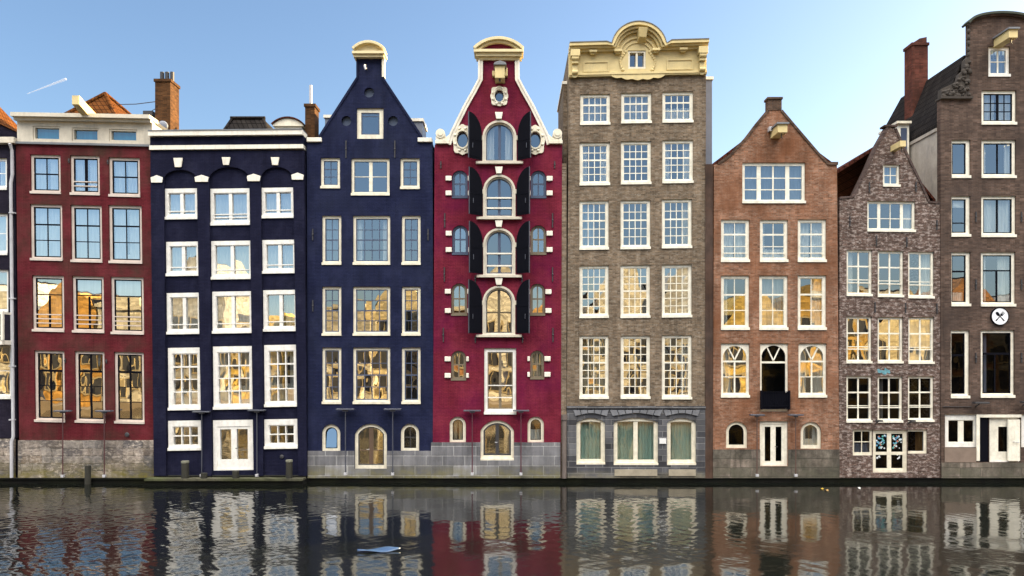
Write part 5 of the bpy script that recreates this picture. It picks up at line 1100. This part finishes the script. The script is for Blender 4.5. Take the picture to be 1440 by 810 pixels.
L(nt, noise(nt, mapping(nt, tc.outputs['Object'], (9, 3.4, 1)), 1, 3, .6), bp.inputs['Height']); L(nt, bp.outputs[0], p.inputs['Normal']); L(nt, p.outputs[0], out_.inputs[0])
far = [150, 110, 80, 60, 45, 36, 30]
xs = np.array([-v for v in far] + list(np.arange(-25.5, 25.51, .04)) + far[::-1], dtype=float)
ys = np.array([-47, -43, -38, -33, -29, -25, -21] + list(np.arange(-19, .41, .03)), dtype=float)
grid_mesh('canal_water', xs, ys, waves, wm)
GR = paint_mat('street_paving', (.26, .20, .13), .9, .3, scale=.5)
m = MB(); m.box(-400, 400, -3000, -46, -3, 1.2); o = m.build('far_quay_street', GR); o['kind'] = 'structure'
m = MB(); m.add([(-4000, 9.5, -.4), (4000, 9.5, -.4), (4000, 4000, -.4), (-4000, 4000, -.4)], [(0, 1, 2, 3)]); o = m.build('ground', GR); o['kind'] = 'structure'
m = MB(); m.add([(-400, -46, -2.2), (400, -46, -2.2), (400, 9.6, -2.2), (-400, 9.6, -2.2)], [(0, 1, 2, 3)]); o = m.build('canal_bed', GR); o['kind'] = 'structure'

# ------------------------------------------------------------------ the sunlit bank opposite, which the panes mirror
FAR = [('far_ochre_plaster', (.46, .29, .08)), ('far_cream_plaster', (.50, .42, .25)), ('far_brick', (.28, .14, .06)), ('far_white_plaster', (.52, .48, .38)), ('far_orange_brick', (.42, .23, .06)), ('far_pale_plaster', (.46, .42, .32)), ('far_grey_plaster', (.30, .29, .26)), ('far_yellow_plaster', (.52, .37, .11))]
FARGLASS = paint_mat('far_window_glass', (.05, .05, .052), .15, .3); FARFRAME = paint_mat('far_window_frame', (.34, .27, .15), .6, .2)
FM = [brick_mat(n, c, [v*1.1 for v in c], [v*.9 for v in c], bw=.5, bh=.2, stain=.25, bump=.2) for n, c in FAR]
rr = random.Random(17); x = -84.0; yy = -52.0; first = None; k = 0
while x < 84:
    w = rr.uniform(5.6, 8.6); h = rr.choice((9.6, 10.6, 11.6, 12.6, 13.6)); g = rr.choice((0, 1, 1, 2))
    if abs(x+w/2-16) < 10: h = rr.choice((12.5, 13.5, 14.5)); g = rr.choice((1, 1, 2))
    fm = FM[k % len(FM)] if rr.random() < .6 else rr.choice(FM)
    ya = yy + rr.uniform(-1.2, 1.2)
    r = empty('opposite_house', (x+w/2, ya, 1.2)); tag(r, 'sunlit house on the opposite bank, seen only mirrored in the window panes', 'house', 'houses on the opposite bank')
    m = MB()
    if g == 0: prof = [(x, 1.2), (x+w-.1, 1.2), (x+w-.1, h), (x, h)]
    elif g == 1: prof = [(x, 1.2), (x+w-.1, 1.2), (x+w-.1, h), (x+w/2+.8, h+w*.5), (x+w/2-.8, h+w*.5), (x, h)]
    else: prof = [(x, 1.2), (x+w-.1, 1.2), (x+w-.1, h), (x+w*.7, h), (x+w*.7, h+2), (x+w*.3, h+2), (x+w*.3, h), (x, h)]
    m.prism(prof, ya-9, ya); m.build('wall', fm, r)
    m = MB(); 
    if g == 1:
        for s in (0, 1): m.hexa([((x-.1 if not s else x+w), ya-9.2, h), ((x-.1 if not s else x+w), ya-.3, h), (x+w/2, ya-.3, h+w*.5+.05), (x+w/2, ya-9.2, h+w*.5+.05), ((x-.1 if not s else x+w), ya-9.2, h+.25), ((x-.1 if not s else x+w), ya-.3, h+.25), (x+w/2, ya-.3, h+w*.5+.3), (x+w/2, ya-9.2, h+w*.5+.3)])
    else: m.box(x-.1, x+w, ya-9.2, ya+.3, h+(.003 if g == 0 else -.5), h+(.5 if g == 0 else -.1))
    m.build('roof', R_DARK if g == 1 else FM[5], r)
    n = 2 if w < 6.6 else 3; rows_ = int((h-2.4)/3.1)
    for j in range(rows_):
        for i in range(n):
            cx = x+w*(i+.5)/n; z = 2.2+j*3.1; hw = min(.85, w/n*.35)
            m = MB(); m.box(cx-hw, cx+hw, ya+.002, ya+.03, z, z+2.1); fr = None
            m.ring([(cx-hw-.14, z-.16), (cx+hw+.14, z-.16), (cx+hw+.14, z+2.25), (cx-hw-.14, z+2.25)], [(cx-hw, z), (cx+hw, z), (cx+hw, z+2.1), (cx-hw, z+2.1)], ya+.002, ya+.1, 1); m.box(cx-.05, cx+.05, ya+.032, ya+.08, z, z+2.1, 1); m.build('window', [FARGLASS, FARFRAME], r)
    x += w; k += 1

# ------------------------------------------------------------------ sky, sun, camera
EL, AZ = math.radians(18), math.radians(69)           # AZ clockwise from +Y (straight ahead) towards +X
sd = Vector((math.sin(AZ)*math.cos(EL), math.cos(AZ)*math.cos(EL), math.sin(EL)))
su = bpy.data.lights.new('sun', 'SUN'); su.energy = 5.0; su.angle = math.radians(.5); su.color = (1, .73, .35)
so_ = bpy.data.objects.new('sun', su); C.objects.link(so_); so_.rotation_euler = sd.to_track_quat('Z', 'Y').to_euler(); so_.location = (60, 30, 60)
SKYBACK, SKYFILL = 1.0, (32, 30.4, 27.8)
w = bpy.data.worlds.new('World'); SC.world = w; w.use_nodes = True; nt = w.node_tree; nt.nodes.clear()
sk = N(nt, 'ShaderNodeTexSky'); sk.sky_type = 'NISHITA'; sk.sun_disc = False; sk.sun_elevation = EL; sk.sun_rotation = AZ; sk.air_density = 1.0; sk.dust_density = 1.6; sk.ozone_density = 2.6; sk.altitude = 0
bg = N(nt, 'ShaderNodeBackground'); bg.inputs['Strength'].default_value = .05; 
# bright fill added behind and above the viewer to light fronts, clear sky ahead
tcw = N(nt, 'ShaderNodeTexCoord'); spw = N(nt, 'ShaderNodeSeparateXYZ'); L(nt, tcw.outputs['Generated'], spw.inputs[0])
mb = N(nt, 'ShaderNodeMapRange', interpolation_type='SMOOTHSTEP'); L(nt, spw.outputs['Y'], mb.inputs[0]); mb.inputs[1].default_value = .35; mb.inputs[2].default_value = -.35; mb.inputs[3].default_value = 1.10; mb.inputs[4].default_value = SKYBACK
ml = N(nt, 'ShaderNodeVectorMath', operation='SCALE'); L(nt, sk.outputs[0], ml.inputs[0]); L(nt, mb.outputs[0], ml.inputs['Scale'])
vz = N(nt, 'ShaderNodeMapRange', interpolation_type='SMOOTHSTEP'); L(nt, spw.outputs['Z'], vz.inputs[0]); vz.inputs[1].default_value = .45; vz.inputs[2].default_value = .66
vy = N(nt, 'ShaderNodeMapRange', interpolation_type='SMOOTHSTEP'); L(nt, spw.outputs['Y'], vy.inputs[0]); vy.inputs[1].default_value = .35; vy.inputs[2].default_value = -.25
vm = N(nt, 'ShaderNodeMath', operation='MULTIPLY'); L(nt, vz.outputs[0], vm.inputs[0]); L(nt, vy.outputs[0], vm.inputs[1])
cl = N(nt, 'ShaderNodeRGB'); cl.outputs[0].default_value = (SKYFILL[0], SKYFILL[1], SKYFILL[2], 1)
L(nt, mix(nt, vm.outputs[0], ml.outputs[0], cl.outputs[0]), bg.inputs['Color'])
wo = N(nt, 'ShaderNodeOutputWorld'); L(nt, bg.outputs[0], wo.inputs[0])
cam = bpy.data.cameras.new('camera'); co_ = bpy.data.objects.new('camera', cam); C.objects.link(co_); SC.camera = co_
co_.location = (0, -D, CAMZ); co_.rotation_euler = (math.pi/2, 0, 0); cam.sensor_width = 36; cam.lens = 36*1080/1440; cam.shift_y = (HZ-405)/1440; cam.clip_end = 9000; cam.clip_start = .1
SC.render.engine = 'CYCLES'; SC.cycles.max_bounces = 8; SC.cycles.transparent_max_bounces = 12; SC.cycles.glossy_bounces = 5; SC.cycles.diffuse_bounces = 3; SC.cycles.caustics_reflective = False; SC.cycles.caustics_refractive = False; SC.cycles.use_denoising = True; SC.cycles.sample_clamp_indirect = 6
vs = SC.view_settings; vs.view_transform = 'Standard'; vs.look = 'None'; vs.gamma = 1; vs.exposure = 2.3; vs.use_curve_mapping = False
